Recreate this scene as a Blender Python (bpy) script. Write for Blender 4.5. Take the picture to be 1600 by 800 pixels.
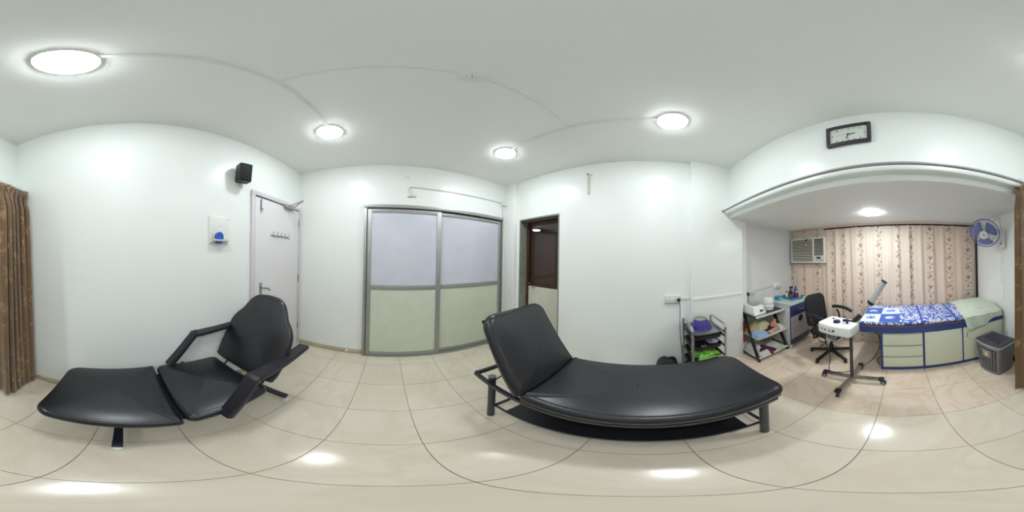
import bpy, math, random
from math import sin, cos, pi, radians as R, sqrt, atan2, hypot
from mathutils import Vector as V, Matrix as MX
random.seed(7)
for o in list(bpy.data.objects): bpy.data.objects.remove(o)
S = bpy.context.scene; COL = S.collection

# ---------------------------------------------------------------- camera (a 360 degree panorama), world, exposure
cd = bpy.data.cameras.new('camera'); cam = bpy.data.objects.new('camera', cd); COL.objects.link(cam)
cd.type = 'PANO'; cd.clip_start = .02
try: cd.cycles.panorama_type = 'EQUIRECTANGULAR'
except Exception: pass
try: cd.panorama_type = 'EQUIRECTANGULAR'
except Exception: pass
cam.matrix_world = MX.Translation((0, 0, 1.45)) @ MX.Rotation(-.0034, 4, 'X') @ MX.Rotation(-.0198, 4, 'Y') @ MX.Rotation(-R(43.55), 4, 'Z') @ MX.Rotation(R(90), 4, 'X')
S.camera = cam
W = bpy.data.worlds.new('world'); S.world = W; W.use_nodes = True
W.node_tree.nodes['Background'].inputs[0].default_value = (1.0, .72, .60, 1)
W.node_tree.nodes['Background'].inputs[1].default_value = .62
S.view_settings.view_transform = 'Standard'; S.view_settings.look = 'None'
S.view_settings.exposure = 1.52; S.view_settings.gamma = 1; S.view_settings.use_curve_mapping = False
LAMP = 29.0; LAMP_ALCOVE = 62.0
try:
    S.cycles.max_bounces = 16; S.cycles.diffuse_bounces = 14
    S.cycles.sample_clamp_indirect = 0
except Exception: pass

# ---------------------------------------------------------------- materials
def srgb(r, g, b):
    f = lambda c: (c/255/12.92) if c/255 <= .04045 else ((c/255+.055)/1.055)**2.4
    return (f(r), f(g), f(b), 1)
class NT:
    def __init__(s, name):
        s.m = bpy.data.materials.new(name); s.m.use_nodes = True; s.t = s.m.node_tree; s.b = s.t.nodes['Principled BSDF']
    def n(s, typ, **k):
        x = s.t.nodes.new('ShaderNode'+typ)
        for a, v in k.items():
            if a[0] == 'i' and a[1:].isdigit(): s.set(x, int(a[1:]), v)
            else: setattr(x, a, v)
        return x
    def set(s, x, i, v):
        if isinstance(v, (bpy.types.NodeSocket,)): s.t.links.new(v, x.inputs[i])
        elif hasattr(v, 'outputs'): s.t.links.new(v.outputs[0], x.inputs[i])
        else: x.inputs[i].default_value = v
    def math(s, op, a, b=0.0, c=None):
        x = s.n('Math', operation=op); s.set(x, 0, a); s.set(x, 1, b)
        if c is not None: s.set(x, 2, c)
        return x.outputs[0]
    def mix(s, f, a, b):
        x = s.n('Mix', data_type='RGBA'); s.set(x, 0, f); s.set(x, 6, a); s.set(x, 7, b); return x.outputs[2]
    def ramp(s, f, *stops):
        x = s.n('ValToRGB'); s.set(x, 0, f); e = x.color_ramp.elements
        while len(e) < len(stops): e.new(.5)
        for q, (p, c) in zip(e, stops): q.position = p; q.color = c
        return x.outputs[0]
    def noise(s, scale, detail=3, vec=None, rough=.5, dist=0):
        x = s.n('TexNoise'); x.inputs['Scale'].default_value = scale; x.inputs['Detail'].default_value = detail
        x.inputs['Roughness'].default_value = rough; x.inputs['Distortion'].default_value = dist
        if vec is not None: s.set(x, 0, vec)
        return x.outputs[0]
    def bump(s, h, st=.1, dist=.002):
        x = s.n('Bump'); x.inputs['Strength'].default_value = st; x.inputs['Distance'].default_value = dist
        s.t.links.new(h, x.inputs['Height']); s.t.links.new(x.outputs[0], s.b.inputs['Normal'])
def mat(name, col, rough=.5, metal=0, var=0, vs=6, bump=0, bs=80, coat=0, emit=0, spec=.5, trans=0, alpha=1):
    k = NT(name); b = k.b
    b.inputs['Base Color'].default_value = col; b.inputs['Roughness'].default_value = rough; b.inputs['Metallic'].default_value = metal
    b.inputs['Coat Weight'].default_value = coat; b.inputs['Specular IOR Level'].default_value = spec
    b.inputs['Transmission Weight'].default_value = trans; b.inputs['Alpha'].default_value = alpha
    g = k.n('TexCoord').outputs['Object']
    nz = k.noise(vs, 4, g)
    v = var if var else .03
    d = tuple(c*(1-v) for c in col[:3])+(1,); u = tuple(min(1, c*(1+v)) for c in col[:3])+(1,)
    k.set(b, 'Base Color', k.ramp(nz, (.3, d), (.7, u))) if False else k.t.links.new(k.ramp(nz, (.3, d), (.7, u)), b.inputs['Base Color'])
    if bump: k.bump(k.noise(bs, 3, g), bump)
    if emit: b.inputs['Emission Color'].default_value = (1, 1, 1, 1) if emit is True else (.93, .97, 1, 1); b.inputs['Emission Strength'].default_value = emit
    return k.m
M = {}
M['wall'] = mat('wall_paint', srgb(240, 244, 242), .30, var=.012, vs=1.5, bump=.05, bs=9, spec=.4)
M['ceil'] = mat('ceiling_paint', srgb(240, 242, 238), .6, var=.012, vs=1.2)
M['alcove'] = mat('alcove_paint', srgb(222, 223, 224), .45, var=.015, vs=1.5, bump=.05, bs=9)
M['white'] = mat('white_plastic', srgb(232, 233, 230), .35)
M['offwhite'] = mat('off_white_plastic', srgb(212, 210, 196), .4)
M['leather'] = mat('black_leatherette', srgb(27, 29, 34), .30, var=.12, vs=3, bump=.06, bs=160, spec=.62)
M['leather2'] = mat('black_arm_vinyl', srgb(34, 33, 42), .42, var=.1, bump=.12, bs=200)
M['blackm'] = mat('black_painted_steel', srgb(34, 32, 44), .35, spec=.5)
M['darkgrey'] = mat('dark_grey_steel', srgb(56, 58, 60), .35)
M['chrome'] = mat('chrome', srgb(200, 200, 205), .16, 1)
M['dullchrome'] = mat('worn_chrome', srgb(150, 150, 148), .32, 1, var=.15, vs=30)
M['alu'] = mat('aluminium', srgb(160, 162, 160), .42, .45, var=.05, vs=20)
M['alu2'] = mat('silver_tube', srgb(204, 208, 212), .32, .55)
M['blackp'] = mat('black_plastic', srgb(28, 28, 32), .45)
M['mesh'] = mat('black_mesh_fabric', srgb(24, 25, 27), .8, bump=.3, bs=400)
M['navy'] = mat('navy_plastic', srgb(34, 28, 74), .3)
M['doorp'] = mat('door_lilac_white', srgb(222, 219, 221), .4, var=.012)
M['frame_d'] = mat('door_frame_paint', srgb(212, 206, 212), .42)
M['glass_up'] = mat('frosted_film_glass', srgb(206, 209, 222), .22, spec=.5)
M['glass_lo'] = mat('cream_panel', srgb(208, 214, 196), .28, spec=.5)
M['brown'] = mat('brown_door_wood', srgb(66, 36, 30), .4, var=.2, vs=20)
M['granite'] = mat('grey_green_stone', srgb(140, 143, 132), .4, var=.16, vs=25, bump=.05)
M['dark'] = mat('dark_gap', srgb(14, 12, 16), .6)
M['grout'] = mat('grout', srgb(92, 84, 74), .8)
M['blue'] = mat('blue_laminate', srgb(50, 72, 138), .4, var=.05)
M['navyl'] = mat('dark_blue_laminate', srgb(40, 52, 104), .4, var=.05)
M['cream'] = mat('cream_laminate', srgb(216, 221, 200), .38, var=.015)
M['cabw'] = mat('cabinet_side_laminate', srgb(206, 206, 204), .4)
M['cabdoor'] = mat('cabinet_lilac_door', srgb(176, 175, 184), .4)
M['cabtop'] = mat('cabinet_top', srgb(198, 206, 198), .35)
M['wood_edge'] = mat('brown_edge_strip', srgb(128, 84, 62), .5)
M['aqua'] = mat('aqua_plastic', srgb(40, 140, 172), .35)
M['bluep'] = mat('blue_plastic', srgb(34, 92, 190), .35)
M['red'] = mat('red_liquid_bottle', srgb(120, 24, 44), .25)
M['violet'] = mat('violet_plastic', srgb(66, 54, 148), .25, coat=.4)
M['metalpot'] = mat('pot_metal', srgb(176, 176, 160), .3, .6)
M['fanblue'] = mat('fan_blue_plastic', srgb(124, 140, 214), .35)
M['fanring'] = mat('fan_ring_plastic', srgb(92, 104, 190), .35)
M['wire'] = mat('grey_wire', srgb(150, 150, 156), .4, .4)
M['greyp'] = mat('grey_plastic', srgb(118, 118, 120), .45, var=.04)
M['greyp2'] = mat('grey_rim_plastic', srgb(150, 150, 154), .4)
M['lidp'] = mat('dark_lid_plastic', srgb(62, 64, 74), .45)
M['bag'] = mat('black_bag_fabric', srgb(38, 40, 44), .6, bump=.3, bs=90)
M['greentowel'] = mat('pale_green_terry', srgb(204, 216, 200), .9, var=.05, vs=30, bump=.6, bs=300)
M['t_green'] = mat('towel_sage', srgb(188, 190, 150), .9, var=.08, vs=20, bump=.5, bs=200)
M['t_orange'] = mat('towel_orange', srgb(206, 140, 110), .9, var=.08, vs=20, bump=.5, bs=200)
M['t_mustard'] = mat('towel_mustard', srgb(196, 140, 70), .9, bump=.5, bs=200)
M['t_blue'] = mat('towel_blue', srgb(140, 165, 205), .9, var=.05, bump=.5, bs=200)
M['t_maroon'] = mat('cloth_maroon', srgb(82, 30, 62), .85, var=.12, bump=.4, bs=150)
M['t_white'] = mat('towel_white', srgb(206, 206, 198), .9, var=.05, bump=.5, bs=200)
M['t_brick'] = mat('cloth_brick', srgb(150, 74, 66), .85, var=.1, bump=.4, bs=150)
M['shelfw'] = mat('white_shelf', srgb(206, 208, 196), .4)
M['clockf'] = mat('clock_face', srgb(214, 222, 212), .4)
M['clockfr'] = mat('clock_frame', srgb(44, 38, 52), .28, coat=.4)
M['print_dk'] = mat('dark_print', srgb(30, 30, 38), .6)
M['print_gr'] = mat('grey_print', srgb(150, 152, 156), .6)
M['acwhite'] = mat('ac_cream_plastic', srgb(228, 226, 214), .42)
M['pinkdk'] = mat('rail_dark', srgb(52, 22, 28), .6)
M['yellow'] = mat('yellow_label', srgb(196, 196, 96), .5)
M['steel'] = mat('steel', srgb(150, 150, 155), .25, 1)
M['trayst'] = mat('tray_steel', srgb(170, 172, 176), .3, .8)
M['clear'] = mat('clear_glass', srgb(220, 224, 226), .05, trans=.92)
M['lampm'] = mat('lamp_diffuser', (1, 1, 1, 1), .5, emit=LAMP)
M['lampa'] = mat('lamp_diffuser_alcove', (1, 1, 1, 1), .5, emit=LAMP_ALCOVE)
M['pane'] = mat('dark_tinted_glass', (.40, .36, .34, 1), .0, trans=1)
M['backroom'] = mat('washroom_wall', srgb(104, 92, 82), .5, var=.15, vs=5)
M['lampb'] = mat('reflection_glow', (1, 1, 1, 1), .5, emit=9.0)  # glow of the added lamp that imitates a reflection in the door glass
M['windowglass'] = mat('window_glass', (.9, .85, .83, 1), .25, trans=1)
def tile_mat(name, base, vein, vs, amt):
    k = NT(name); b = k.b; b.inputs['Roughness'].default_value = .16; b.inputs['Specular IOR Level'].default_value = .42
    g = k.n('NewGeometry').outputs['Position']
    a = k.noise(vs, 5, g, .6, 1.2)
    v = k.math('ABSOLUTE', k.math('SUBTRACT', a, .5))
    rnd = k.n('ObjectInfo').outputs['Random']
    f = k.ramp(v, (0.0, (amt,)*3+(1,)), (.07, (0, 0, 0, 1)))
    c = k.mix(f, base, vein)
    c2 = k.mix(k.math('MULTIPLY', k.noise(2.2, 4, g), .5), c, vein)
    hsv = k.n('HueSaturation'); k.set(hsv, 'Color', c2); k.set(hsv, 'Value', k.math('MULTIPLY_ADD', rnd, .05, .975))
    k.t.links.new(hsv.outputs[0], b.inputs['Base Color'])
    k.t.links.new(k.math('MULTIPLY_ADD', k.noise(6, 3, g), .10, .10), b.inputs['Roughness'])
    return k.m
M['tile'] = tile_mat('cream_tile', srgb(226, 218, 202), srgb(210, 197, 176), 1.3, .45)
M['tile2'] = tile_mat('marbled_tile', srgb(228, 217, 200), srgb(210, 182, 156), 2.2, .5)
M['skirt'] = tile_mat('skirting_tile', srgb(200, 189, 168), srgb(180, 166, 142), 2, .5)

def brown_curtain():
    k = NT('brown_damask'); b = k.b; b.inputs['Roughness'].default_value = .55
    b.inputs['Sheen Weight'].default_value = .3
    g = k.n('TexCoord').outputs['UV']
    a = k.noise(16, 5, g, .62, 1.4)
    vor = k.n('TexVoronoi'); vor.inputs['Scale'].default_value = 8; k.set(vor, 0, g)
    f = k.math('MULTIPLY', k.ramp(a, (.50, (0, 0, 0, 1)), (.56, (1, 1, 1, 1))), k.ramp(vor.outputs[0], (.38, (1, 1, 1, 1)), (.48, (0, 0, 0, 1))))
    k.t.links.new(k.mix(f, srgb(112, 84, 54), srgb(150, 122, 80)), b.inputs['Base Color'])
    k.bump(k.noise(160, 2, g), .25)
    return k.m
M['curtain'] = brown_curtain()

def floral():
    """cream sheer curtain printed with vertical vines; U counts stripes, V is metres upwards"""
    k = NT('floral_sheer'); b = k.b; b.inputs['Roughness'].default_value = .85
    uv = k.n('TexCoord').outputs['UV']; sp = k.n('SeparateXYZ'); k.set(sp, 0, uv)
    u = k.math('MULTIPLY', k.math('SUBTRACT', k.math('FRACT', k.math('ADD', sp.outputs[0], .5)), .5), .205)
    nst = k.math('FLOOR', k.math('ADD', sp.outputs[0], .5))
    P = .30
    v = k.math('MULTIPLY', k.math('FRACT', k.math('ADD', k.math('DIVIDE', sp.outputs[1], P*1.5), k.math('MULTIPLY', nst, .37))), P)
    def ell(cx, cy, rx, ry, ang=0):
        dx = k.math('SUBTRACT', u, cx); dy = k.math('SUBTRACT', v, cy); c, s_ = cos(R(ang)), sin(R(ang))
        x = k.math('ADD', k.math('MULTIPLY', dx, c/rx), k.math('MULTIPLY', dy, s_/rx))
        y = k.math('ADD', k.math('MULTIPLY', dx, -s_/ry), k.math('MULTIPLY', dy, c/ry))
        q = k.math('ADD', k.math('MULTIPLY', x, x), k.math('MULTIPLY', y, y))
        return k.math('LESS_THAN', q, 1.0)
    def union(L):
        r = L[0]
        for q in L[1:]: r = k.math('MAXIMUM', r, q)
        return r
    leaves = union([ell(.022, .05, .017, .0055, 50), ell(-.022, .07, .017, .0055, -50), ell(.024, .19, .018, .0055, 55), ell(-.024, .21, .018, .0055, -55), ell(.018, .27, .014, .005, 40), ell(-.018, .26, .014, .005, -40),
                    k.math('MULTIPLY', k.math('LESS_THAN', k.math('ABSOLUTE', u), .0022), 1.0)])
    tul = union([ell(-.010, .115, .007, .020, 15), ell(.010, .115, .007, .020, -15), ell(0, .105, .010, .015)])
    star = union([ell(0, .225, .024, .007, 0), ell(0, .225, .024, .007, 60), ell(0, .225, .024, .007, 120), ell(0, .013, .016, .006, 30), ell(0, .013, .016, .006, -30)])
    base = k.mix(k.noise(3, 2, uv), srgb(232, 222, 208), srgb(226, 222, 210))
    # fine self-coloured damask vine between the stripes
    w = k.noise(34, 2, uv); base = k.mix(k.math('MULTIPLY', k.math('GREATER_THAN', w, .6), .35), base, srgb(240, 228, 220))
    c = k.mix(k.math('MULTIPLY', leaves, .7), base, srgb(128, 120, 98))
    c = k.mix(k.math('MULTIPLY', star, .65), c, srgb(150, 126, 100)); c = k.mix(k.math('MULTIPLY', tul, .7), c, srgb(156, 84, 80))
    k.t.links.new(c, b.inputs['Base Color'])
    tr = k.n('BsdfTranslucent'); k.t.links.new(c, tr.inputs[0])
    mx = k.n('MixShader'); mx.inputs[0].default_value = .35
    k.t.links.new(b.outputs[0], mx.inputs[1]); k.t.links.new(tr.outputs[0], mx.inputs[2])
    k.t.links.new(mx.outputs[0], k.t.nodes['Material Output'].inputs[0])
    return k.m
M['floral'] = floral()

def sheet():
    """blue and white printed sheet: leafy white motifs, a check of blue and white squares with blots at the foot end"""
    k = NT('blue_white_print'); b = k.b; b.inputs['Roughness'].default_value = .8
    g = k.n('TexCoord').outputs['Object']; sp = k.n('SeparateXYZ'); k.set(sp, 0, g); x, y = sp.outputs[0], sp.outputs[1]
    vor = k.n('TexVoronoi'); vor.feature = 'DISTANCE_TO_EDGE'; vor.inputs['Scale'].default_value = 17; k.set(vor, 0, g)
    n = k.noise(19, 2, g, .5, 1.6)
    lf = k.math('MULTIPLY', k.math('GREATER_THAN', n, .48), k.math('GREATER_THAN', vor.outputs[0], .05))
    grid = k.math('GREATER_THAN', k.math('ABSOLUTE', k.math('SUBTRACT', k.math('FRACT', k.math('MULTIPLY', k.math('ADD', x, .03), 2.6)), .5)), .035)
    lf = k.math('MULTIPLY', lf, grid)
    blue, wh = srgb(52, 88, 178), srgb(214, 220, 232)
    leafy = k.mix(lf, blue, wh)
    S2 = 1/.225
    cx = k.math('MULTIPLY', k.math('SUBTRACT', x, .02), S2); cy = k.math('MULTIPLY', k.math('ADD', y, 2.25), S2/1.12)
    par = k.math('FLOORED_MODULO', k.math('ADD', k.math('ADD', k.math('FLOOR', cx), k.math('FLOOR', cy)), 1), 2)
    fx = k.math('SUBTRACT', k.math('FRACT', cx), .5); fy = k.math('SUBTRACT', k.math('FRACT', cy), .5)
    rr = k.math('ADD', k.math('MULTIPLY', k.math('MULTIPLY', fx, fx), 1.4), k.math('MULTIPLY', k.math('MULTIPLY', fy, fy), 2.6))
    blot = k.math('MULTIPLY', k.math('LESS_THAN', rr, .09), k.math('GREATER_THAN', k.noise(36, 2, g), .46))
    fl = k.math('ABSOLUTE', k.math('SUBTRACT', par, blot))
    chk = k.mix(fl, srgb(58, 92, 172), srgb(202, 212, 228))
    inn = k.math('MULTIPLY', k.math('MULTIPLY', k.math('GREATER_THAN', x, .02), k.math('LESS_THAN', x, .47)), k.math('MULTIPLY', k.math('GREATER_THAN', y, -2.25), k.math('LESS_THAN', y, -1.745)))
    k.t.links.new(k.mix(inn, leafy, chk), b.inputs['Base Color'])
    k.bump(k.noise(9, 3, g), .5, .01)
    return k.m
M['sheet'] = sheet()
def green_pack():
    k = NT('green_printed_bag'); b = k.b; b.inputs['Roughness'].default_value = .28
    g = k.n('TexCoord').outputs['Object']; n = k.noise(28, 3, g, .5, 1)
    k.t.links.new(k.ramp(n, (.3, srgb(40, 120, 40)), (.5, srgb(96, 178, 60)), (.6, srgb(150, 200, 90)), (.66, srgb(170, 110, 50)), (.75, srgb(60, 150, 50))), b.inputs['Base Color'])
    return k.m
M['greenpack'] = green_pack()
def striped():
    k = NT('striped_towel'); b = k.b; b.inputs['Roughness'].default_value = .9
    g = k.n('TexCoord').outputs['Object']; sp = k.n('SeparateXYZ'); k.set(sp, 0, g)
    f = k.math('GREATER_THAN', k.math('FRACT', k.math('MULTIPLY', sp.outputs[1], 22)), .62)
    k.t.links.new(k.mix(f, srgb(200, 184, 152), srgb(140, 84, 70)), b.inputs['Base Color']); return k.m
M['t_stripe'] = striped()

# ---------------------------------------------------------------- mesh builder
class MB:
    def __init__(s): s.v = []; s.f = []; s.m = MX.Identity(4); s.uv = None
    def add(s, v, f):
        o = len(s.v); s.v += [s.m @ V(p) for p in v]; s.f += [tuple(i+o for i in q) for q in f]; return s
    def box(s, x0, x1, y0, y1, z0, z1, b=0.0):
        x0, x1 = min(x0, x1), max(x0, x1); y0, y1 = min(y0, y1), max(y0, y1); z0, z1 = min(z0, z1), max(z0, z1)
        b = min(b, (x1-x0)*.45, (y1-y0)*.45, (z1-z0)*.45)
        if b <= 0:
            return s.add([(x, y, z) for z in (z0, z1) for x, y in ((x0, y0), (x1, y0), (x1, y1), (x0, y1))], [(3, 2, 1, 0), (4, 5, 6, 7), (0, 1, 5, 4), (1, 2, 6, 5), (2, 3, 7, 6), (3, 0, 4, 7)])
        def rect(i, z):
            return [(x0+b+i, y0+i, z), (x1-b-i, y0+i, z), (x1-i, y0+b+i, z), (x1-i, y1-b-i, z), (x1-b-i, y1-i, z), (x0+b+i, y1-i, z), (x0+i, y1-b-i, z), (x0+i, y0+b+i, z)]
        def rect2(z):
            return [(x0+b, y0+b, z), (x1-b, y0+b, z), (x1-b, y0+b, z), (x1-b, y1-b, z), (x1-b, y1-b, z), (x0+b, y1-b, z), (x0+b, y1-b, z), (x0+b, y0+b, z)]
        q = b*.3
        rings = [rect(q*1.6, z0), rect(0, z0+b*.8), rect(0, z1-b*.8), rect(q*1.6, z1)]
        return s.rings(rings, True, True)
    def rings(s, rings, capa=False, capb=False, closed=True):
        n = len(rings[0]); v = [p for r in rings for p in r]; f = []
        for i in range(len(rings)-1):
            for j in range(n if closed else n-1):
                a, b_ = i*n+j, i*n+(j+1) % n; f.append((a, b_, b_+n, a+n))
        if capa: f.append(tuple(reversed(range(n))))
        if capb: f.append(tuple(range((len(rings)-1)*n, len(rings)*n)))
        return s.add(v, f)
    def lathe(s, prof, seg=24, c=(0, 0, 0)):
        return s.rings([[(c[0]+r*cos(2*pi*j/seg), c[1]+r*sin(2*pi*j/seg), c[2]+z) for j in range(seg)] for r, z in prof], prof[0][0] > 1e-5, prof[-1][0] > 1e-5)
    def cyl(s, a, b, r, r2=None, seg=16):
        r2 = r if r2 is None else r2; a, b = V(a), V(b); d = (b-a).normalized()
        t = d.orthogonal().normalized(); w = d.cross(t)
        return s.rings([[p+(t*cos(2*pi*j/seg)+w*sin(2*pi*j/seg))*q for j in range(seg)] for p, q in ((a, r), (b, r2))], True, True)
    def bar(s, a, b, w, h, up=(0, 0, 1), bev=0):
        a, b = V(a), V(b); d = (b-a).normalized(); side = d.cross(V(up)).normalized(); u = side.cross(d)
        k = [(-1, -1), (1, -1), (1, 1), (-1, 1)]
        return s.rings([[p+side*(w/2*i)+u*(h/2*j) for i, j in k] for p in (a, b)], True, True)
    def tube(s, pts, r, seg=8, smooth=4, closed=False):
        P = [V(p) for p in pts]
        if smooth > 1 and len(P) > 2:
            Q = []
            n = len(P)
            for i in range(n if closed else n-1):
                p0 = P[(i-1) % n] if closed or i else P[0]; p1 = P[i]; p2 = P[(i+1) % n]; p3 = P[(i+2) % n] if closed or i+2 < n else P[-1]
                for t in range(smooth):
                    t /= smooth; Q.append(.5*((2*p1)+(p2-p0)*t+(2*p0-5*p1+4*p2-p3)*t*t+(3*p1-p0-3*p2+p3)*t**3))
            if not closed: Q.append(P[-1])
            P = Q
        rings = []; prev = None; n = len(P)
        for i, p in enumerate(P):
            d = (P[(i+1) % n]-P[i-1]) if closed else (P[min(i+1, n-1)]-P[max(i-1, 0)])
            d.normalize()
            t = (prev-d*prev.dot(d)) if prev is not None else d.orthogonal()
            t.normalize(); prev = t; w = d.cross(t)
            rings.append([p+(t*cos(2*pi*j/seg)+w*sin(2*pi*j/seg))*r for j in range(seg)])
        if closed: rings.append(rings[0]); return s.rings(rings)
        return s.rings(rings, True, True)
    def cushion(s, out, z0, z1, er=.03, bulge=.02, under=0.0, inset=(.97, .9, .75, .5, .25, .08)):
        """padded slab over a closed outline; rounded edges, domed top"""
        n = len(out); O = [V((p[0], p[1], 0)) for p in out]
        N = []
        for i in range(n):
            d = (O[(i+1) % n]-O[i-1]).normalized(); N.append(V((d.y, -d.x, 0)))
        c = sum(O, V())/n; h = z1-z0; er = min(er, h/2)
        rings = [[O[i]-N[i]*er*1.3+V((0, 0, z0)) for i in range(n)]]
        for a in (0, 30, 60, 90): rings.append([O[i]-N[i]*(er*(1-sin(R(a))))+V((0, 0, z0+er*(1-cos(R(a))))) for i in range(n)])
        for a in (0, 25, 50, 75, 90): rings.append([O[i]-N[i]*(er*(1-cos(R(a))))+V((0, 0, z1-er*(1-sin(R(a))))) for i in range(n)])
        base = [O[i]-N[i]*er for i in range(n)]
        for q in inset: rings.append([c+(base[i]-c)*q+V((0, 0, z1+bulge*(1-q**2.2))) for i in range(n)])
        return s.rings(rings, True, True)
    def build(s, name, mt, parent=None, smooth=35, shade=True):
        me = bpy.data.meshes.new(name); me.from_pydata([tuple(p) for p in s.v], [], s.f); me.update()
        me.validate(); 
        if s.uv:
            l = me.uv_layers.new(name='uv')
            for lp in me.loops: l.data[lp.index].uv = s.uv[lp.vertex_index]
        me.materials.append(mt if not isinstance(mt, str) else M[mt])
        if shade:
            me.polygons.foreach_set('use_smooth', [True]*len(me.polygons))
            try: me.set_sharp_from_angle(angle=R(smooth))
            except Exception: pass
        o = bpy.data.objects.new(name, me); COL.objects.link(o)
        if parent: o.parent = parent
        return o
def insetp(P, d):
    n = len(P); Q = []
    for i in range(n):
        a, b = V(P[i-1]+(0,)), V(P[(i+1) % n]+(0,)); t = (b-a).normalized(); Q.append((P[i][0]-t.y*d, P[i][1]+t.x*d))
    return Q
def rrect(x0, x1, y0, y1, r, n=5, shear=None):
    rs = r if isinstance(r, (list, tuple)) else [r]*4; P = []
    for (cx, cy, a0), q in zip(((x1, y1, 0), (x0, y1, 90), (x0, y0, 180), (x1, y0, 270)), rs):
        sx = -1 if cx == x1 else 1; sy = -1 if cy == y1 else 1
        for k in range(n+1):
            a = R(a0+90*k/n); P.append((cx+sx*q+q*cos(a), cy+sy*q+q*sin(a)))
    return P
def dens(P, step=.03):
    Q = []; n = len(P)
    for i in range(n):
        a, b = V(P[i]+(0,)), V(P[(i+1) % n]+(0,)); m = max(1, int((b-a).length/step))
        for t in range(m): q = a+(b-a)*t/m; Q.append((q.x, q.y))
    return Q
def thing(name, label, cat, loc=(0, 0, 0), rz=0, group=None):
    o = bpy.data.objects.new(name, None); COL.objects.link(o); o.empty_display_size = .05
    o.location = loc; o.rotation_euler = (0, 0, rz); o['label'] = label; o['category'] = cat
    if group: o['group'] = group
    return o
def tag(o, label, cat, group=None):
    o['label'] = label; o['category'] = cat
    if group: o['group'] = group
    return o
def struct(o): o['kind'] = 'structure'; return o
def box(name, mt, parent, *a, b=0.0, lab=None):
    o = MB().box(*a, b=b).build(name, mt, parent)
    if lab: o['label'] = lab
    return o
def dup(root, loc, label, rz=None):
    r = root.copy(); COL.objects.link(r); r.location = loc; r['label'] = label
    if rz is not None: r.rotation_euler = (0, 0, rz)
    for ch in list(root.children):
        c = ch.copy(); COL.objects.link(c); c.parent = r
        for g in ch.children: d = g.copy(); COL.objects.link(d); d.parent = c
    return r
def text(name, s, size, mt, parent, loc, rot=(R(90), 0, 0), ext=.0006, name2=None):
    cu = bpy.data.curves.new(name, 'FONT'); cu.body = s; cu.size = size; cu.extrude = ext; cu.align_x = 'CENTER'; cu.align_y = 'CENTER'
    t = bpy.data.objects.new(name, cu); me = bpy.data.meshes.new_from_object(t); bpy.data.objects.remove(t)
    me.materials.append(M[mt]); o = bpy.data.objects.new(name, me); COL.objects.link(o); o.location = loc; o.rotation_euler = rot; o.parent = parent
    return o

# ---------------------------------------------------------------- the setting
XL, YC, XR, XP, YB, ZC = -1.253, 2.069, 1.854, 1.782, -1.044, 2.73
XA, YW, ZA = 1.95, -2.62, 1.975
T = .12
fl = struct(MB().box(XL-T, XA+T, YW-T, YC+T, -.08, -.006).build('floor', 'grout'))
def in_room(x0, x1, y0, y1):
    return x0, x1, y0, y1
tile_cache = {}
g = .0014
xs = [(c-3.5821)*.4 for c in range(0, 10)]; ys = [-(r-5.5646)*.4 for r in range(0, 13)]
for i in range(len(xs)-1):
    for j in range(len(ys)-1):
        x0, x1 = xs[i], xs[i+1]; y1, y0 = ys[j], ys[j+1]
        al = y1 < -.9
        X1 = XA if al else XR
        x0, x1 = max(x0, XL), min(x1, X1); y0, y1 = max(y0, YW), min(y1, YC)
        if x1-x0 < .02 or y1-y0 < .02: continue
        key = (round(x1-x0, 3), round(y1-y0, 3), al)
        hx, hy = (x1-x0)/2-g, (y1-y0)/2-g
        if key not in tile_cache:
            t = MB().rings([[(-hx, -hy, -.006), (hx, -hy, -.006), (hx, hy, -.006), (-hx, hy, -.006)], [(-hx, -hy, -.0008), (hx, -hy, -.0008), (hx, hy, -.0008), (-hx, hy, -.0008)],
                            [(-hx+.001, -hy+.001, 0), (hx-.001, -hy+.001, 0), (hx-.001, hy-.001, 0), (-hx+.001, hy-.001, 0)]], False, True).build('tile', 'tile2' if al else 'tile', fl, shade=False)
            tile_cache[key] = t
        else:
            t = tile_cache[key].copy(); COL.objects.link(t)
        t.location = ((x0+x1)/2, (y0+y1)/2, 0)
struct(MB().box(XL-T, XR+.35, YB-.02, YC+T, ZC, ZC+.1).build('ceiling', 'ceil'))
struct(MB().box(XL-T, XA+T, YW-T, YB-.02, ZA, ZA+.06).build('ceiling', 'ceil'))
struct(MB().box(XL-T, XL, YW-T, YC+T, -.08, ZC).build('wall_left', 'wall'))
struct(MB().box(XL, XR+T, YC, YC+T, -.08, ZC).build('wall_centre', 'wall'))
DY0, DY1, DZ = 1.065, 1.79, 2.06
struct(MB().box(XR, XR+.155, YB-.3, DY0, -.08, ZC).box(XR, XR+.155, DY1, YC+.1, -.08, ZC).box(XR, XR+.155, DY0, DY1, DZ, ZC).build('wall_right', 'wall'))
struct(MB().box(XP, XR+.01, 1.832, YC, 0, ZC, b=.006).build('wall_corner_column', 'wall'))
struct(MB().box(XP, XA+.1, -1.232, -.53, 0, ZC, b=.006).build('wall_alcove_pillar', 'wall'))
struct(MB().box(XA, XA+T, YW-T, -1.2, -.08, ZA).build('wall_alcove_right', 'alcove'))
# beam over the alcove with its recessed band
struct(MB().box(XL, XA, YB-.14, YB, ZA+.01, ZC).build('wall_over_alcove', 'wall'))
struct(MB().box(XL, XP+.001, YB-.03, YB+.006, ZA-.002, 2.032, b=.002).build('trim_1', 'wall'))
struct(MB().box(XL, XP+.001, YB-.03, YB+.056, 2.031, 2.070, b=.002).build('trim_2', 'wall'))
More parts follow.
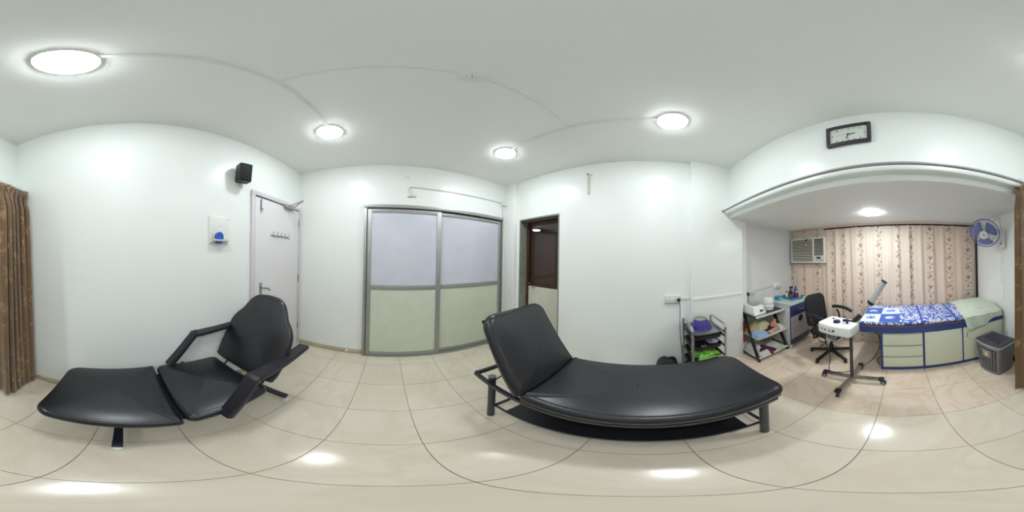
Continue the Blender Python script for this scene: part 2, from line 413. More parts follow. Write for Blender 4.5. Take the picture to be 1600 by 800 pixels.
# window wall behind the curtain
wx0, wx1, wz0, wz1 = -1.1, 1.86, .55, 1.86
struct(MB().box(XL, XA, YW-T, YW, -.08, wz0).box(XL, XA, YW-T, YW, wz1, ZA).box(XL, wx0, YW-T, YW, wz0, wz1).box(wx1, XA, YW-T, YW, wz0, wz1).build('wall_window', 'alcove'))
wn = struct(bpy.data.objects.new('window_1', None)); COL.objects.link(wn); wn.location = (0, YW-.06, wz0)
fr = MB().box(wx0, wx1, -.02, .02, 0, .04).box(wx0, wx1, -.02, .02, wz1-wz0-.04, wz1-wz0)
for x in (wx0, -.12, .86, wx1-.04): fr.box(x, x+.04, -.02, .02, .04, wz1-wz0-.04)
fr.build('window_frame', 'alu', wn)
for a, b_ in ((wx0+.04, -.12), (-.08, .86), (.90, wx1-.04)): box('pane', 'windowglass', wn, a, b_, -.004, .004, .04, wz1-wz0-.04)
# skirting tiles
def skirt(name, pieces, axis):
    o = struct(MB().box(*pieces).build(name, 'grout'))
    return o
bl = struct(MB().box(XL, XL+.006, -2.4, 1.10, 0, .07).build('baseboard_left', 'grout'))
y = -2.4
while y < 1.09:
    y1 = min(y+.4, 1.10); box('skirting_tile', 'skirt', bl, XL, XL+.010, y+.001, y1-.001, 0, .074, b=.001); y = y1
bc = struct(MB().box(XL+.01, -.318, YC-.006, YC, 0, .07).build('baseboard_centre', 'grout'))
for a, b_ in ((XL+.01, -1.03), (-1.03, -.63), (-.63, -.32)): box('skirting_tile', 'skirt', bc, a+.001, b_-.001, YC-.010, YC, 0, .074, b=.001)

# ---------------------------------------------------------------- white door on the left wall
d = struct(bpy.data.objects.new('door_1', None)); COL.objects.link(d); d.location = (XL, 1.58, 0)
def dl(o, lab): o['label'] = lab; return o
box('door_frame', 'frame_d', d, 0, .026, -.475, -.425, 0, 2.085, b=.003); box('door_frame', 'frame_d', d, 0, .026, .43, .478, 0, 2.085, b=.003)
box('door_frame', 'frame_d', d, 0, .026, -.475, .478, 2.085, 2.135, b=.003)
box('door_gap', 'dark', d, 0, .006, -.425, .43, 0, 2.085)
box('door_leaf', 'doorp', d, .004, .016, -.417, .424, .004, 2.070, b=.002)
lp = MB().box(.016, .022, -.352, -.312, .93, 1.13, b=.004).build('lock_plate', 'alu', d)
MB().tube([(.022, -.333, 1.075), (.06, -.333, 1.075), (.064, -.30, 1.072), (.060, -.25, 1.058), (.055, -.225, 1.035)], .009, 8).build('door_handle', 'steel', d)
MB().cyl((.018, -.333, .985), (.027, -.333, .985), .009).build('keyhole_cover', 'dark', d)
tb = MB().box(.016, .022, -.351, -.329, 1.93, 2.05, b=.002).build('bolt_plate', 'alu', d)
MB().cyl((.028, -.34, 1.90), (.028, -.34, 2.06), .0055, seg=8).tube([(.028, -.34, 1.94), (.045, -.338, 1.935), (.05, -.335, 1.915)], .005, 6).build('tower_bolt', 'steel', d)
hk = MB().box(.016, .021, -.175, .17, 1.652, 1.668, b=.002).build('hook_rail', 'alu', d)
for k in range(5):
    y = -.15+k*.075
    MB().tube([(.021, y, 1.662), (.032, y, 1.650), (.048, y, 1.636), (.052, y, 1.655)], .0035, 6).tube([(.021, y, 1.664), (.04, y, 1.682), (.044, y, 1.70)], .003, 6).lathe([(.0, -.004), (.005, 0), (0, .005)], 8, (.044, y, 1.70)).build('hook', 'steel', d)
MB().box(.016, .062, .06, .26, 2.045, 2.09, b=.010).build('closer_body', 'alu', d)
MB().bar((.062, .12, 2.07), (.25, .13, 2.115), .018, .006).bar((.25, .13, 2.115), (.03, .29, 2.105), .018, .006).cyl((.25, .13, 2.10), (.25, .13, 2.125), .012).build('closer_arm', 'alu', d)
for z in (.35, 1.1, 1.9): MB().cyl((.022, .428, z-.05), (.022, .428, z+.05), .007, seg=8).build('hinge', 'steel', d)

# ---------------------------------------------------------------- sliding aluminium door on the centre wall
s = struct(bpy.data.objects.new('door_2', None)); COL.objects.link(s); s.location = (.70, YC, 0)
x0, x1 = -1.008, 1.02
box('door_frame', 'alu', s, x0, x0+.034, -.045, 0, 0, 2.105, b=.002); box('door_frame', 'alu', s, x1-.022, x1, -.045, 0, 0, 2.105, b=.002)
box('door_track', 'alu', s, x0, x1, -.05, 0, 2.062, 2.105, b=.002); box('door_track', 'alu', s, x0, x1, -.055, 0, 0, .022, b=.002)
box('door_gap', 'dark', s, x0+.02, x1-.01, -.004, 0, .022, 2.062)
def leaf(a, b_, y0, y1, wl, wr):
    fr = MB().box(a, a+wl, y0, y1, .026, 2.045, b=.002).box(b_-wr, b_, y0, y1, .026, 2.045, b=.002).build('door_leaf', 'alu', s)
    for z0, z1 in ((.026, .085), (1.015, 1.075), (1.995, 2.045)): box('rail', 'alu', fr, a+wl, b_-wr, y0+.001, y1-.001, z0, z1, b=.002)
    box('upper_panel', 'glass_up', fr, a+wl, b_-wr, y0+.008, y1-.008, 1.075, 1.995)
    box('lower_panel', 'glass_lo', fr, a+wl, b_-wr, y0+.008, y1-.008, .085, 1.015)
leaf(x0+.044, -.02, -.044, -.024, .052, .062)
leaf(-.075, x1-.034, -.022, -.004, .058, .048)

# ---------------------------------------------------------------- brown glazed door in the right wall
b3 = struct(bpy.data.objects.new('door_3', None)); COL.objects.link(b3); b3.location = (XR, 1.43, 0)
jd = .155
box('stone_jamb', 'granite', b3, .0, jd, DY1-1.43-.022, DY1-1.43, 0, DZ, b=.003); box('stone_jamb', 'granite', b3, .0, jd, DY0-1.43, DY0-1.43+.022, 0, DZ, b=.003)
box('stone_jamb', 'granite', b3, .0, jd, DY0-1.43+.022, DY1-1.43-.022, DZ-.022, DZ, b=.003)
ya, yb = DY0-1.43-.17, DY1-1.43-.012
jd += .034
lf = MB().box(jd-.03, jd+.02, yb-.062, yb-.022, .01, DZ-.03, b=.003).box(jd-.03, jd+.02, ya, ya+.05, .01, DZ-.03, b=.003).build('door_leaf', 'brown', b3)
box('rail', 'brown', lf, jd-.03, jd+.02, ya+.05, yb-.052, DZ-.085, DZ-.03, b=.003); box('rail', 'brown', lf, jd-.03, jd+.02, ya+.05, yb-.052, 1.0, 1.05, b=.003)
box('pane', 'pane', lf, jd-.01, jd+.0, ya+.05, yb-.052, 1.05, DZ-.085)
box('lower_panel', 'offwhite', lf, jd-.03, jd+.015, ya+.05, yb-.052, .06, 1.0)
MB().tube([(jd-.03, yb-.03, 1.06), (jd-.07, yb-.03, 1.06), (jd-.072, yb-.08, 1.055), (jd-.07, yb-.13, 1.045)], .007, 8).build('door_handle', 'steel', lf)
MB().tube([(jd-.03, yb-.14, 1.03), (jd-.05, yb-.15, .985), (jd-.052, yb-.19, .98), (jd-.03, yb-.205, 1.02)], .005, 6).build('hasp', 'steel', lf)

# dim washroom seen through the glass
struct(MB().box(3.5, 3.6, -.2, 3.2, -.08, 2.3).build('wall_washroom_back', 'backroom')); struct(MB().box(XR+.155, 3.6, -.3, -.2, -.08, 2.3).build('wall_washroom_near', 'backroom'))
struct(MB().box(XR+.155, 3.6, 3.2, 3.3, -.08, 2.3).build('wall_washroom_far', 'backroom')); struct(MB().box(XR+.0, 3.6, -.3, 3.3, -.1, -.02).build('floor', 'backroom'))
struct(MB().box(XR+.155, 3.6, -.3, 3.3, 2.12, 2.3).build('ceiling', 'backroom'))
wl = thing('reflection_lamp', 'small added lamp behind the brown door glass, standing in for a reflected light', 'light', (2.95, 2.30, 2.12)); MB().lathe([(.10, 0), (.10, -.02), (.09, -.022)], 24).build('lamp_housing', 'white', wl); MB().lathe([(.09, -.02), (.08, -.03), (.001, -.034)], 24).build('diffuser', 'lampb', wl)  # added lamp; stands in for a light reflected in the glass
# ---------------------------------------------------------------- ceiling lights
def round_lamp(loc, lab):
    t = thing('ceiling_light', lab, 'light', loc, 0, 'round ceiling lights in the main room')
    MB().lathe([(.112, 0), (.112, -.012), (.110, -.014), (.105, -.014)], 40).build('lamp_housing', 'white', t)
    MB().lathe([(.1075, -.013), (.1065, -.017), (.092, -.024), (.05, -.029), (.001, -.030)], 40).build('diffuser', 'lampm', t)
    return t
L0 = round_lamp((-.50, -.20, ZC), 'lit round ceiling light nearest the brown curtain')
dup(L0, (-.50, 1.27, ZC), 'lit round ceiling light above the white panel door')
dup(L0, (1.11, 1.30, ZC), 'lit round ceiling light in front of the brown glazed door')
dup(L0, (1.11, -.195, ZC), 'lit round ceiling light above the foot end of the black treatment bed')
q = thing('alcove_light', 'lit square ceiling light under the low alcove ceiling above the bed', 'light', (.32, -1.86, ZA))
MB().box(-.088, .088, -.088, .088, -.008, 0, b=.004).build('lamp_housing', 'white', q)
MB().box(-.083, .083, -.083, .083, -.013, -.007, b=.002).build('diffuser', 'lampa', q)
# ---------------------------------------------------------------- ceiling rose and conduit
r = thing('junction_plate', 'round white cover plate with screw holes in the middle of the ceiling', 'cover plate', (.293, .563, ZC))
MB().lathe([(.062, 0), (.062, -.007), (.055, -.010), (.001, -.010)], 32).build('plate', 'white', r)
for x, y, rr_ in ((0, 0, .004), (-.02, .01, .003), (.022, .004, .003), (-.012, -.018, .003), (.01, .02, .0025)): MB().cyl((x, y, -.0102), (x, y, -.0112), rr_, seg=8).build('screw_hole', 'dark', r)
def trunk(name, lab, a, b_, w=.02, h=.010, up=(0, 0, 1)):
    a, b_ = V(a), V(b_); o = MB().bar(a-a, b_-a, w, h, up).build(name, 'white'); o.location = a
    return tag(o, lab, 'cable conduit', 'white cable conduit on walls and ceiling')
trunk('cable_conduit', 'straight ceiling conduit joining the two round lights on the white door side', (-.48, -.09, ZC-.005), (-.48, 1.16, ZC-.005))
trunk('cable_conduit', 'ceiling conduit from the white door side branch to the round cover plate', (-.469, .555, ZC-.0052), (.235, .562, ZC-.0052))
trunk('cable_conduit', 'ceiling conduit from the round cover plate to the glazed door side branch', (.352, .560, ZC-.0052), (1.089, .565, ZC-.0052))
trunk('cable_conduit', 'straight ceiling conduit joining the two round lights on the glazed door side', (1.10, -.08, ZC-.005), (1.10, 1.19, ZC-.005))
trunk('cable_conduit', 'white conduit along the pillar beside the socket board', (XP-.006, -.55, .982), (XP-.006, -1.225, .99), .022, .012, (1, 0, 0))
trunk('cable_conduit', 'short white conduit between the five-way socket board and the pillar', (XR-.006, -.425, .982), (XR-.006, -.526, .982), .022, .012, (1, 0, 0))

# ---------------------------------------------------------------- things on the left wall
sp = thing('wall_speaker', 'small black loudspeaker mounted high on the wall beside the white door', 'speaker', (XL, .965, 2.165))
sp.rotation_euler = (0, R(8), R(-14))
MB().box(0, .03, -.02, .02, .06, .12).build('bracket', 'blackm', sp)
MB().box(.02, .13, -.062, .062, 0, .19, b=.010).build('cabinet', 'blackp', sp)
MB().box(.128, .136, -.054, .054, .008, .182, b=.004).build('grille', 'mesh', sp)
w = thing('switch_board', 'white square switch board on the wall with a blue round plug-in', 'switch board', (XL, .733, 1.53))
MB().box(0, .014, -.1, .1, 0, .245, b=.004).build('board', 'white', w)
MB().box(.014, .060, -.075, .075, .022, .036, b=.003).box(.014, .02, -.075, .075, .036, .085, b=.002).build('ledge', 'offwhite', w)
MB().box(.014, .030, .035, .070, .04, .075, b=.003).build('switch', 'white', w)
MB().cyl((.022, -.015, .065), (.052, -.015, .065), .036, seg=28).build('blue_disc', 'bluep', w)
MB().box(.014, .05, -.038, .012, .002, .022, b=.003).build('plug', 'bluep', w)
for y, z in ((-.09, .235), (.09, .225), (.09, .01), (-.09, .01), (0, .16)): MB().cyl((.014, y, z), (.0165, y, z), .0035, seg=8).build('screw', 'print_gr', w)

# ---------------------------------------------------------------- centre wall wire
c1 = thing('overhead_wire', 'thin dark wire strung above the sliding door with white connectors', 'wire', (0.264, YC, 2.38))
MB().tube([(0, -.012, 0), (.4, -.014, -.006), (.9, -.014, -.006), (1.44, -.014, -.004)], .0035, 6, 3).build('wire', 'print_gr', c1)
MB().tube([(1.462, -.014, -.04), (1.464, -.014, -.16), (1.464, -.014, -.30)], .0035, 6, 2).build('drop_wire', 'print_gr', c1)
MB().tube([(0, -.012, .0), (-.028, -.02, -.05), (.0, -.02, -.1), (.03, -.02, -.126)], .002, 6).tube([(0, -.012, 0), (.018, -.02, -.06), (.024, -.02, -.12)], .002, 6).build('loose_strand', 'print_gr', c1)
MB().box(-.03, .02, -.022, -.002, -.148, -.128, b=.004).box(.03, .075, -.022, -.002, -.142, -.122, b=.004).build('connector', 'offwhite', c1)
MB().box(1.42, 1.51, -.04, 0, -.045, -.015, b=.006).tube([(1.43, -.02, -.01), (1.42, -.03, .025), (1.445, -.03, .04), (1.46, -.02, .01)], .003, 6).tube([(1.47, -.02, -.01), (1.485, -.03, .03), (1.50, -.03, .01)], .003, 6).build('connector', 'white', c1)
for (x, z) in ((.207, 2.548), (.237, 2.548), (.207, 2.523), (.237, 2.523)):
    tag(MB().cyl((x, YC-.003, z), (x, YC-.0002, z), .0045, seg=8).build('wall_plug', 'print_dk'), ('upper ' if z > 2.53 else 'lower ')+('left' if x < .22 else 'right')+' dark screw plug of the four high above the sliding door', 'wall plug', 'four screw plugs above the sliding door')
st = thing('door_stopper', 'small white round door stopper on the skirting left of the sliding door', 'door stopper', (-.508, YC-.012, .05))
MB().cyl((0, 0, .0), (0, -.03, .0), .019, .016, 16).build('buffer', 'white', st); MB().cyl((0, -.03, 0), (0, -.034, 0), .007, seg=10).build('screw', 'print_gr', st)

# ---------------------------------------------------------------- right wall
cm = thing('security_camera', 'tiny white security camera with black lens above a short conduit', 'camera', (XR, .665, 2.54))
MB().cyl((0, .0, .02), (-.03, .004, .02), .017, .015, 16).build('camera_body', 'white', cm); MB().cyl((-.03, .004, .02), (-.034, .004, .02), .010, seg=14).build('lens', 'print_dk', cm)
MB().box(-.02, 0, -.045, -.02, .01, .035, b=.003).build('connector_box', 'white', cm)
MB().box(-.014, 0, -.016, .014, -.265, .0, b=.002).build('conduit', 'offwhite', cm)
sb = thing('socket_board', 'off-white five-way socket board on the wall with a black plug', 'socket board', (XR, -.325, .935))
MB().box(-.028, 0, -.09, .09, 0, .088, b=.004).build('board', 'offwhite', sb)
for k in range(3):
    y = .06-k*.056
    MB().box(-.032, -.028, y-.022, y+.022, .012, .076, b=.002).build('socket', 'white', sb)
    for a, z in ((-.008, .035), (.008, .035), (0, .055)): MB().cyl((-.0322, y+a, z), (-.033, y+a, z), .0035, seg=8).build('pin_hole', 'print_dk', sb)
MB().box(-.065, -.032, -.082, -.045, .028, .062, b=.008).build('plug', 'blackp', sb)
cb = MB().tube([(-.06, -.062, .035), (-.065, -.075, -.05), (-.03, -.08, -.3), (-.025, -.10, -.6), (-.02, -.13, -.93)], .004, 6, 5).build('cord', 'darkgrey', sb)

# wall sockets in the alcove
so = thing('wall_socket', 'alcove wall socket plate with a round black plug beside the pillar', 'socket', (XA, -1.46, .89))
MB().box(-.02, 0, -.10, .08, 0, .075, b=.004).build('plate', 'offwhite', so)
for k in range(3):
    for a, z in ((-.008, .028), (.008, .028), (0, .048)): MB().cyl((-.0202, -.075+k*.04+a, z), (-.021, -.075+k*.04+a, z), .0035, seg=8).build('pin_hole', 'print_dk', so)
MB().cyl((-.02, .055, .04), (-.06, .055, .04), .026, .02, 16).build('plug', 'blackp', so)
MB().tube([(-.05, .055, .02), (-.055, .058, -.08), (-.07, .05, -.14)], .004, 6).build('cord', 'blackp', so)
so2 = thing('wall_socket', 'white wall socket with a large white adaptor near the AC corner', 'socket', (XA, -2.05, .93))
MB().box(-.02, 0, -.09, .09, 0, .10, b=.004).build('plate', 'white', so2); MB().box(-.07, -.02, -.05, .02, .01, .06, b=.01).build('adaptor', 'offwhite', so2)
MB().tube([(-.06, -.03, .01), (-.09, -.05, -.06), (-.10, -.10, -.12)], .004, 6).build('cord', 'white', so2)
o = MB().tube([(XA-.004, -1.57, .955), (XA-.004, -1.8, .965), (XA-.004, -1.95, .985)], .004, 6).build('wall_wire', 'print_gr'); tag(o, 'thin grey wire on the alcove side wall between two sockets', 'wire')

# ---------------------------------------------------------------- reclining chair
rc = thing('reclining_chair', 'black leatherette reclining treatment chair with armrests beside the left wall', 'chair', (-.885, 0, 0), R(3))
z = .46
P = dens([(a, b_) for a, b_ in rrect(-.33, .33, -.455, .18, [.02, .02, .10, .10], 6)])
P = [(x*(1-.14*max(0, (.18-y)/.635)), y) for x, y in P]
MB().cushion(P, z-.090, z-.018, .050, .040).build('leg_rest', 'leather', rc)
P = dens(rrect(-.325, .325, .195, .705, [.06, .06, .05, .05], 6)); P = [(x*(1-.06*max(0, (y-.2)/.5)), y) for x, y in P]
MB().cushion(P, z-.090, z-.018, .050, .036).build('seat', 'leather', rc)
MB().box(-.26, .26, -.30, .66, z-.112, z-.088, b=.004).build('cushion_board', 'blackp', rc)
half = [(0, 0), (.24, 0), (.275, .03), (.29, .12), (.298, .25), (.30, .36), (.287, .43), (.258, .49), (.222, .54), (.196, .60), (.162, .66), (.108, .70), (.045, .712), (0, .715)]
def smoothline(P, n=4):
    Q = []
    for i in range(len(P)-1):
        p0 = P[max(i-1, 0)]; p1 = P[i]; p2 = P[i+1]; p3 = P[min(i+2, len(P)-1)]
        for t in range(n):
            t /= n; Q.append(tuple(.5*(2*p1[k]+(p2[k]-p0[k])*t+(2*p0[k]-5*p1[k]+4*p2[k]-p3[k])*t*t+(3*p1[k]-p0[k]-3*p2[k]+p3[k])*t**3) for k in (0, 1)))
    return Q+[P[-1]]
half = [(a*1.09, b_) for a, b_ in half]
H = smoothline(half, 3); P = H+[(-a, b_) for a, b_ in reversed(H[1:-1])]
mb = MB(); mb.m = MX.Translation((0, .722, z-.005)) @ MX.Rotation(R(61), 4, 'X')
mb.cushion(P, -.045, .020, .032, .032, inset=(.97, .92, .82, .6, .35, .1)).build('backrest', 'leather', rc)
mb = MB(); mb.m = MX.Translation((0, .722, z-.005)) @ MX.Rotation(R(61), 4, 'X')
mb.tube([(a, b_, .0185) for a, b_ in insetp(P, .022)[::2]], .0022, 6, 2, True).build('seam', 'leather2', rc)
mb = MB(); mb.m = MX.Translation((0, .722, z-.005)) @ MX.Rotation(R(61), 4, 'X')
mb.cushion([(x*.93, y*.96+.01) for x, y in P], -.065, -.044, .008, .0).build('back_board', 'blackp', rc)
for sx, zt, xo in ((1, .675, .325), (-1, .735, -.318)):
    mb = MB()
    # flat pads: sloping front post, then the top running back
    pr = [(.295, z-.03), (.50, zt-.01), (.56, zt+.002), (1.07, zt+.02)] if sx < 0 else [(.365, z-.07), (.52, zt-.012), (.58, zt), (1.09, zt-.03)]
    wd = .046
    rings = []
    for i, (yy, zz) in enumerate(smoothline(pr, 4)):
        rings.append((yy, zz))
    R_ = []
    for i, (yy, zz) in enumerate(rings):
        a = rings[max(i-1, 0)]; b_ = rings[min(i+1, len(rings)-1)]
        t = V((0, b_[0]-a[0], b_[1]-a[1])).normalized(); n = V((0, -t.z, t.y)); c = V((xo, yy, zz))
        R_.append([c+V((wd*sxx, 0, 0))+n*h for sxx, h in ((-1, -.012), (-.9, -.018), (.9, -.018), (1, -.012), (1, .008), (.8, .020), (-.8, .020), (-1, .008))])
    mb.rings(R_, True, True).build('armrest', 'leather2', rc)
    MB().tube([(xo*.8, .42, z-.09), (xo*.97, .41, z-.085), (xo, .41, z-.03)], .012, 8).build('arm_bracket', 'blackm', rc)
# base
for yy, ln in ((-.075, .335), (.93, .28)):
    MB().bar((-ln, yy, .075), (ln, yy, .075), .042, .032).build('base_crossbar', 'blackm', rc)
    for sx in (-1, 1): MB().lathe([(.024, 0), (.027, .006), (.024, .05), (.018, .059)], 16, (sx*(ln-.01), yy, 0)).build('foot', 'white', rc)
MB().bar((0, -.06, .075), (0, .92, .075), .05, .03).box(-.035, .035, .30, .40, .09, z-.10, b=.004).add([(-.02, -.04, .06), (.02, -.04, .06), (.10, .10, .09), (-.10, .10, .09), (-.02, -.04, .09), (.02, -.04, .09)], [(0, 1, 5, 4), (1, 2, 5), (0, 4, 3), (4, 5, 2, 3), (0, 3, 2, 1)]).bar((0, .40, .12), (0, .60, z-.10), .03, .02).build('base_frame', 'blackm', rc)
for sx in (-.2, .2): MB().tube([(sx, .68, z-.09), (sx, .76, z-.07), (sx, .80, z+.06)], .010, 8).build('back_hinge', 'blackm', rc)

# ---------------------------------------------------------------- treatment bed
tb = thing('treatment_bed', 'black leatherette treatment bed with raised backrest in front of the right wall', 'treatment bed', (.86, .1, 0))
def bx_(x): return x-.86
def by_(y): return y-.1
P = dens(rrect(-.30, .295, -.775, .43, [.02, .02, .085, .13], 6), .04)
MB().cushion(P, .505, .596, .045, .022, inset=(.98, .93, .82, .6, .35, .1)).build('mattress', 'leather', tb)
MB().tube([(p[0], p[1], .5935) for p in insetp(P, .030)[::2]], .0022, 6, 2, True).build('seam', 'leather2', tb)
MB().box(-.282, .282, -.73, .42, .497, .515, b=.003).build('mattress_board', 'blackp', tb)
ang = 57
mb = MB(); mb.m = MX.Translation((0, .435, .553)) @ MX.Rotation(R(ang), 4, 'X')
P = dens(rrect(-.30, .295, .0, .605, [.10, .10, .02, .02], 6), .04)
mb.cushion(P, -.050, .032, .040, .022, inset=(.98, .93, .82, .6, .35, .1)).build('backrest', 'leather', tb)
mb = MB(); mb.m = MX.Translation((0, .435, .553)) @ MX.Rotation(R(ang), 4, 'X')
mb.tube([(p[0], p[1], .0305) for p in insetp(P, .028)[::2]], .0022, 6, 2, True).build('seam', 'leather2', tb)
mb = MB(); mb.m = MX.Translation((0, .435, .553)) @ MX.Rotation(R(ang), 4, 'X')
mb.box(-.27, .27, .02, .58, -.06, -.045, b=.003).build('back_board', 'blackp', tb)
fz = .495
f = MB()
for x in (-.275, .275): f.bar((x, -.70, fz), (x, .845, fz), .026, .026)
for y in (-.70, .845, .40): f.bar((-.275, y, fz), (.275, y, fz), .026, .026)
f.build('frame', 'blackm', tb)
for x in (-.245, .245):
    for y, zt in ((.70, .545), (-.64, .49)):
        lg = MB().cyl((x, y, .004), (x, y, zt), .0245, seg=24).build('leg', 'darkgrey', tb)
        MB().lathe([(.0255, 0), (.0255, .006), (.02, .008)], 24, (x, y, zt)).build('leg_cap', 'greyp', lg)
for y in (.675, -.64): MB().bar((-.245, y, .185), (.245, y, .185), .018, .018).build('stretcher', 'blackm', tb)
for x in (-.23, .23): MB().bar((x, -.63, .172), (x, .665, .172), .014, .014).build('stretcher', 'blackm', tb)
MB().box(-.233, .233, -.555, .585, .168, .180, b=.002).build('lower_shelf', 'leather', tb)
for x in (-.25, .25):
    MB().tube([(x, .40, fz+.01), (x, .44, .53), (x, .47, .57)], .011, 8).build('back_hinge', 'blackm', tb)
    MB().bar((x*.9, .70, fz), (x*.9, .56, .70), .016, .008).build('back_stay', 'blackm', tb)
for k in range(3): MB().cyl((-.29, .58+k*.1, fz), (-.286, .58+k*.1, fz), .006, seg=8).build('bolt', 'blackp', tb)

# ---------------------------------------------------------------- trolley by the right wall
t = thing('salon_trolley', 'chrome-framed trolley with black trays in front of the pillar', 'trolley', (1.60, -.60, 0), R(0))
w2, d2 = .165, .185
for sy in (-1, 1):
    MB().tube([(d2, sy*w2, .06), (d2, sy*w2, .3), (d2, sy*w2, .70), (d2-.012, sy*w2, .752), (d2-.05, sy*w2, .772), (0, sy*w2, .775), (-d2+.05, sy*w2, .772), (-d2+.012, sy*w2, .752), (-d2, sy*w2, .70), (-d2, sy*w2, .3), (-d2, sy*w2, .06)], .0125, 10, 3).build('side_frame', 'chrome', t)
    for sx in (-1, 1):
        cs = MB().cyl((sx*d2, sy*w2-.008, .025), (sx*d2, sy*w2+.008, .025), .025, seg=16).build('caster', 'blackp', t)
def tray(z, mt, lab=None, h=.045):
    m_ = MB(); o1 = dens(rrect(-.165, .165, -.150, .150, .03, 4), .05); n = len(o1)
    def rg(q, zz): return [(x*q, y*q, zz) for x, y in o1]
    m_.rings([rg(.93, z), rg(.98, z+h), rg(1.03, z+h), rg(1.03, z+h-.005), rg(.965, z+h-.007), rg(.91, z+.005)], True, True)
    q_ = m_.build('tray', mt, t)
    if lab: q_['label'] = lab
    for sy in (-1, 1): MB().bar((-d2, sy*(w2-.008), z+.02), (d2, sy*(w2-.008), z+.02), .008, .02).build('tray_rail', 'blackp', t)
tray(.665, 'trayst', 'polished steel top tray', .03); tray(.615, 'blackp', None, .045); tray(.49, 'blackp'); tray(.36, 'blackp'); tray(.22, 'blackp'); tray(.10, 'blackp')
h = thing('wax_heater', 'violet wax heater with a round metal pot on the chrome trolley', 'wax heater', (1.635, -.585, .672), R(-100))
prof = [(.085, 0), (.092, .012), (.088, .05), (.078, .085), (.066, .112)]
m_ = MB(); rr2 = []
for rr_, zz in prof:
    rr2.append([((rr_*cos(2*pi*j/32))*(1+.35*max(0, cos(2*pi*j/32))*(1-zz/.13)), rr_*.92*sin(2*pi*j/32), zz) for j in range(32)])
m_.rings(rr2, True, False).build('body', 'violet', h)
MB().lathe([(.064, .108), (.072, .116), (.074, .124), (.068, .128), (.055, .122), (.052, .085), (.001, .082)], 32).build('pot', 'metalpot', h)
MB().cyl((.088, 0, .05), (.097, 0, .056), .012, seg=14).build('dial', 'navy', h)
MB().tube([(.06, -.04, .11), (.09, -.03, .085), (.107, 0, .06)], .0025, 6).build('trim_line', 'print_gr', h)
bw = thing('mixing_bowl', 'blue and white bowl on the second tray of the chrome trolley', 'bowl', (1.53, -.68, .497))
MB().lathe([(.03, 0), (.05, .012), (.066, .045), (.069, .047), (.062, .043), (.045, .014), (.001, .010)], 28).build('bowl', 'fanblue', bw); MB().lathe([(.055, .034), (.001, .036)], 24).build('contents', 't_white', bw)
o = thing('cream_jar', 'small white jar with dark lid on the second trolley tray', 'jar', (1.49, -.57, .497)); MB().lathe([(.022, 0), (.023, .003), (.023, .03)], 20).build('jar', 'offwhite', o); MB().lathe([(.024, .03), (.024, .045), (.021, .048)], 20).build('lid', 'blackp', o)
gp = thing('printed_packet', 'crumpled green printed packet on the third trolley tray', 'packet', (1.53, -.60, .372), R(8))
m_ = MB(); rn = random.Random(3); nx, ny = 14, 16
def pil(w_, d_, h_, nx, ny, seed, amp):
    rn = random.Random(seed); top = []; bot = []
    ph = [rn.uniform(0, 6) for _ in range(6)]
    for j in range(ny+1):
        rt, rb = [], []
        for i in range(nx+1):
            u, v = i/nx*2-1, j/ny*2-1; e = max(0, 1-abs(u)**4)**.5*max(0, 1-abs(v)**4)**.5
            wob = amp*(sin(5*u+ph[0]+3*v)+.6*sin(9*v+ph[1]-4*u)+.5*sin(11*u+ph[2]))
            rt.append((u*w_/2, v*d_/2, .004+e*(h_+wob))); rb.append((u*w_/2, v*d_/2, .002+(1-e)*.002))
        top.append(rt); bot.append(rb)
    return top, bot
def cloth(name, mt, parent, w_, d_, h_, seed=1, amp=.004, nx=16, ny=16):
    tp, bt = pil(w_, d_, h_, nx, ny, seed, amp); m_ = MB()
    m_.rings(tp, closed=False); m_.rings([list(reversed(r_)) for r_ in bt], closed=False)
    return m_.build(name, mt, parent)
cloth('packet', 'greenpack', gp, .22, .25, .06, 4, .008)
bgt = thing('black_bag', 'crumpled black bag on the floor between the bed and the right wall', 'bag', (1.70, -.25, 0), R(4))
cloth('bag_body', 'bag', bgt, .22, .24, .255, 9, .012, 18, 18)
MB().tube([(0, -.07, .235), (-.02, -.05, .275), (-.03, .03, .28), (-.02, .07, .24)], .008, 8).build('bag_handle', 'bag', bgt)

# ---------------------------------------------------------------- shelf stand in the alcove
s = thing('shelf_stand', 'folding stand with white shelves on slanted black legs', 'shelf stand', (1.70, -1.53, 0))
def lx(z): return -.215+z*.095       # front legs lean back
hy = .262
for sy in (-1, 1):
    for off in (-.019, .019): MB().bar((-.185+off, sy*hy, .03), (.11+off, sy*hy, .68), .016, .018, (0, 1, 0)).build('leg', 'blackm', s)
    MB().bar((-.21, sy*hy, .045), (.20, sy*hy, .045), .016, .02).build('foot_rail', 'blackm', s)
    MB().bar((-.145, sy*(hy-.0), .675), (.20, sy*(hy-.0), .675), .016, .022).build('shelf_rail', 'blackm', s)
    for sx in (-.19, .18): MB().cyl((sx, sy*hy-.01, .018), (sx, sy*hy+.01, .018), .018, seg=14).build('caster', 'blackp', s)
def shelf(xa, xb, z, top=False):
    o = MB().box(xa, xb, -.265, .265, z, z+.012, b=.002).box(xa, xa+.014, -.265, .265, z+.012, z+.030, b=.002).build('shelf', 'shelfw', s)
    return o
shelf(-.150, .20, .672); shelf(-.185, .17, .365); shelf(-.205, .17, .052)
MB().box(-.13, .195, -.25, .25, .684, .688, b=.001).build('shelf_mat', 'blackm', s)['label'] = 'dark mat on the top shelf'
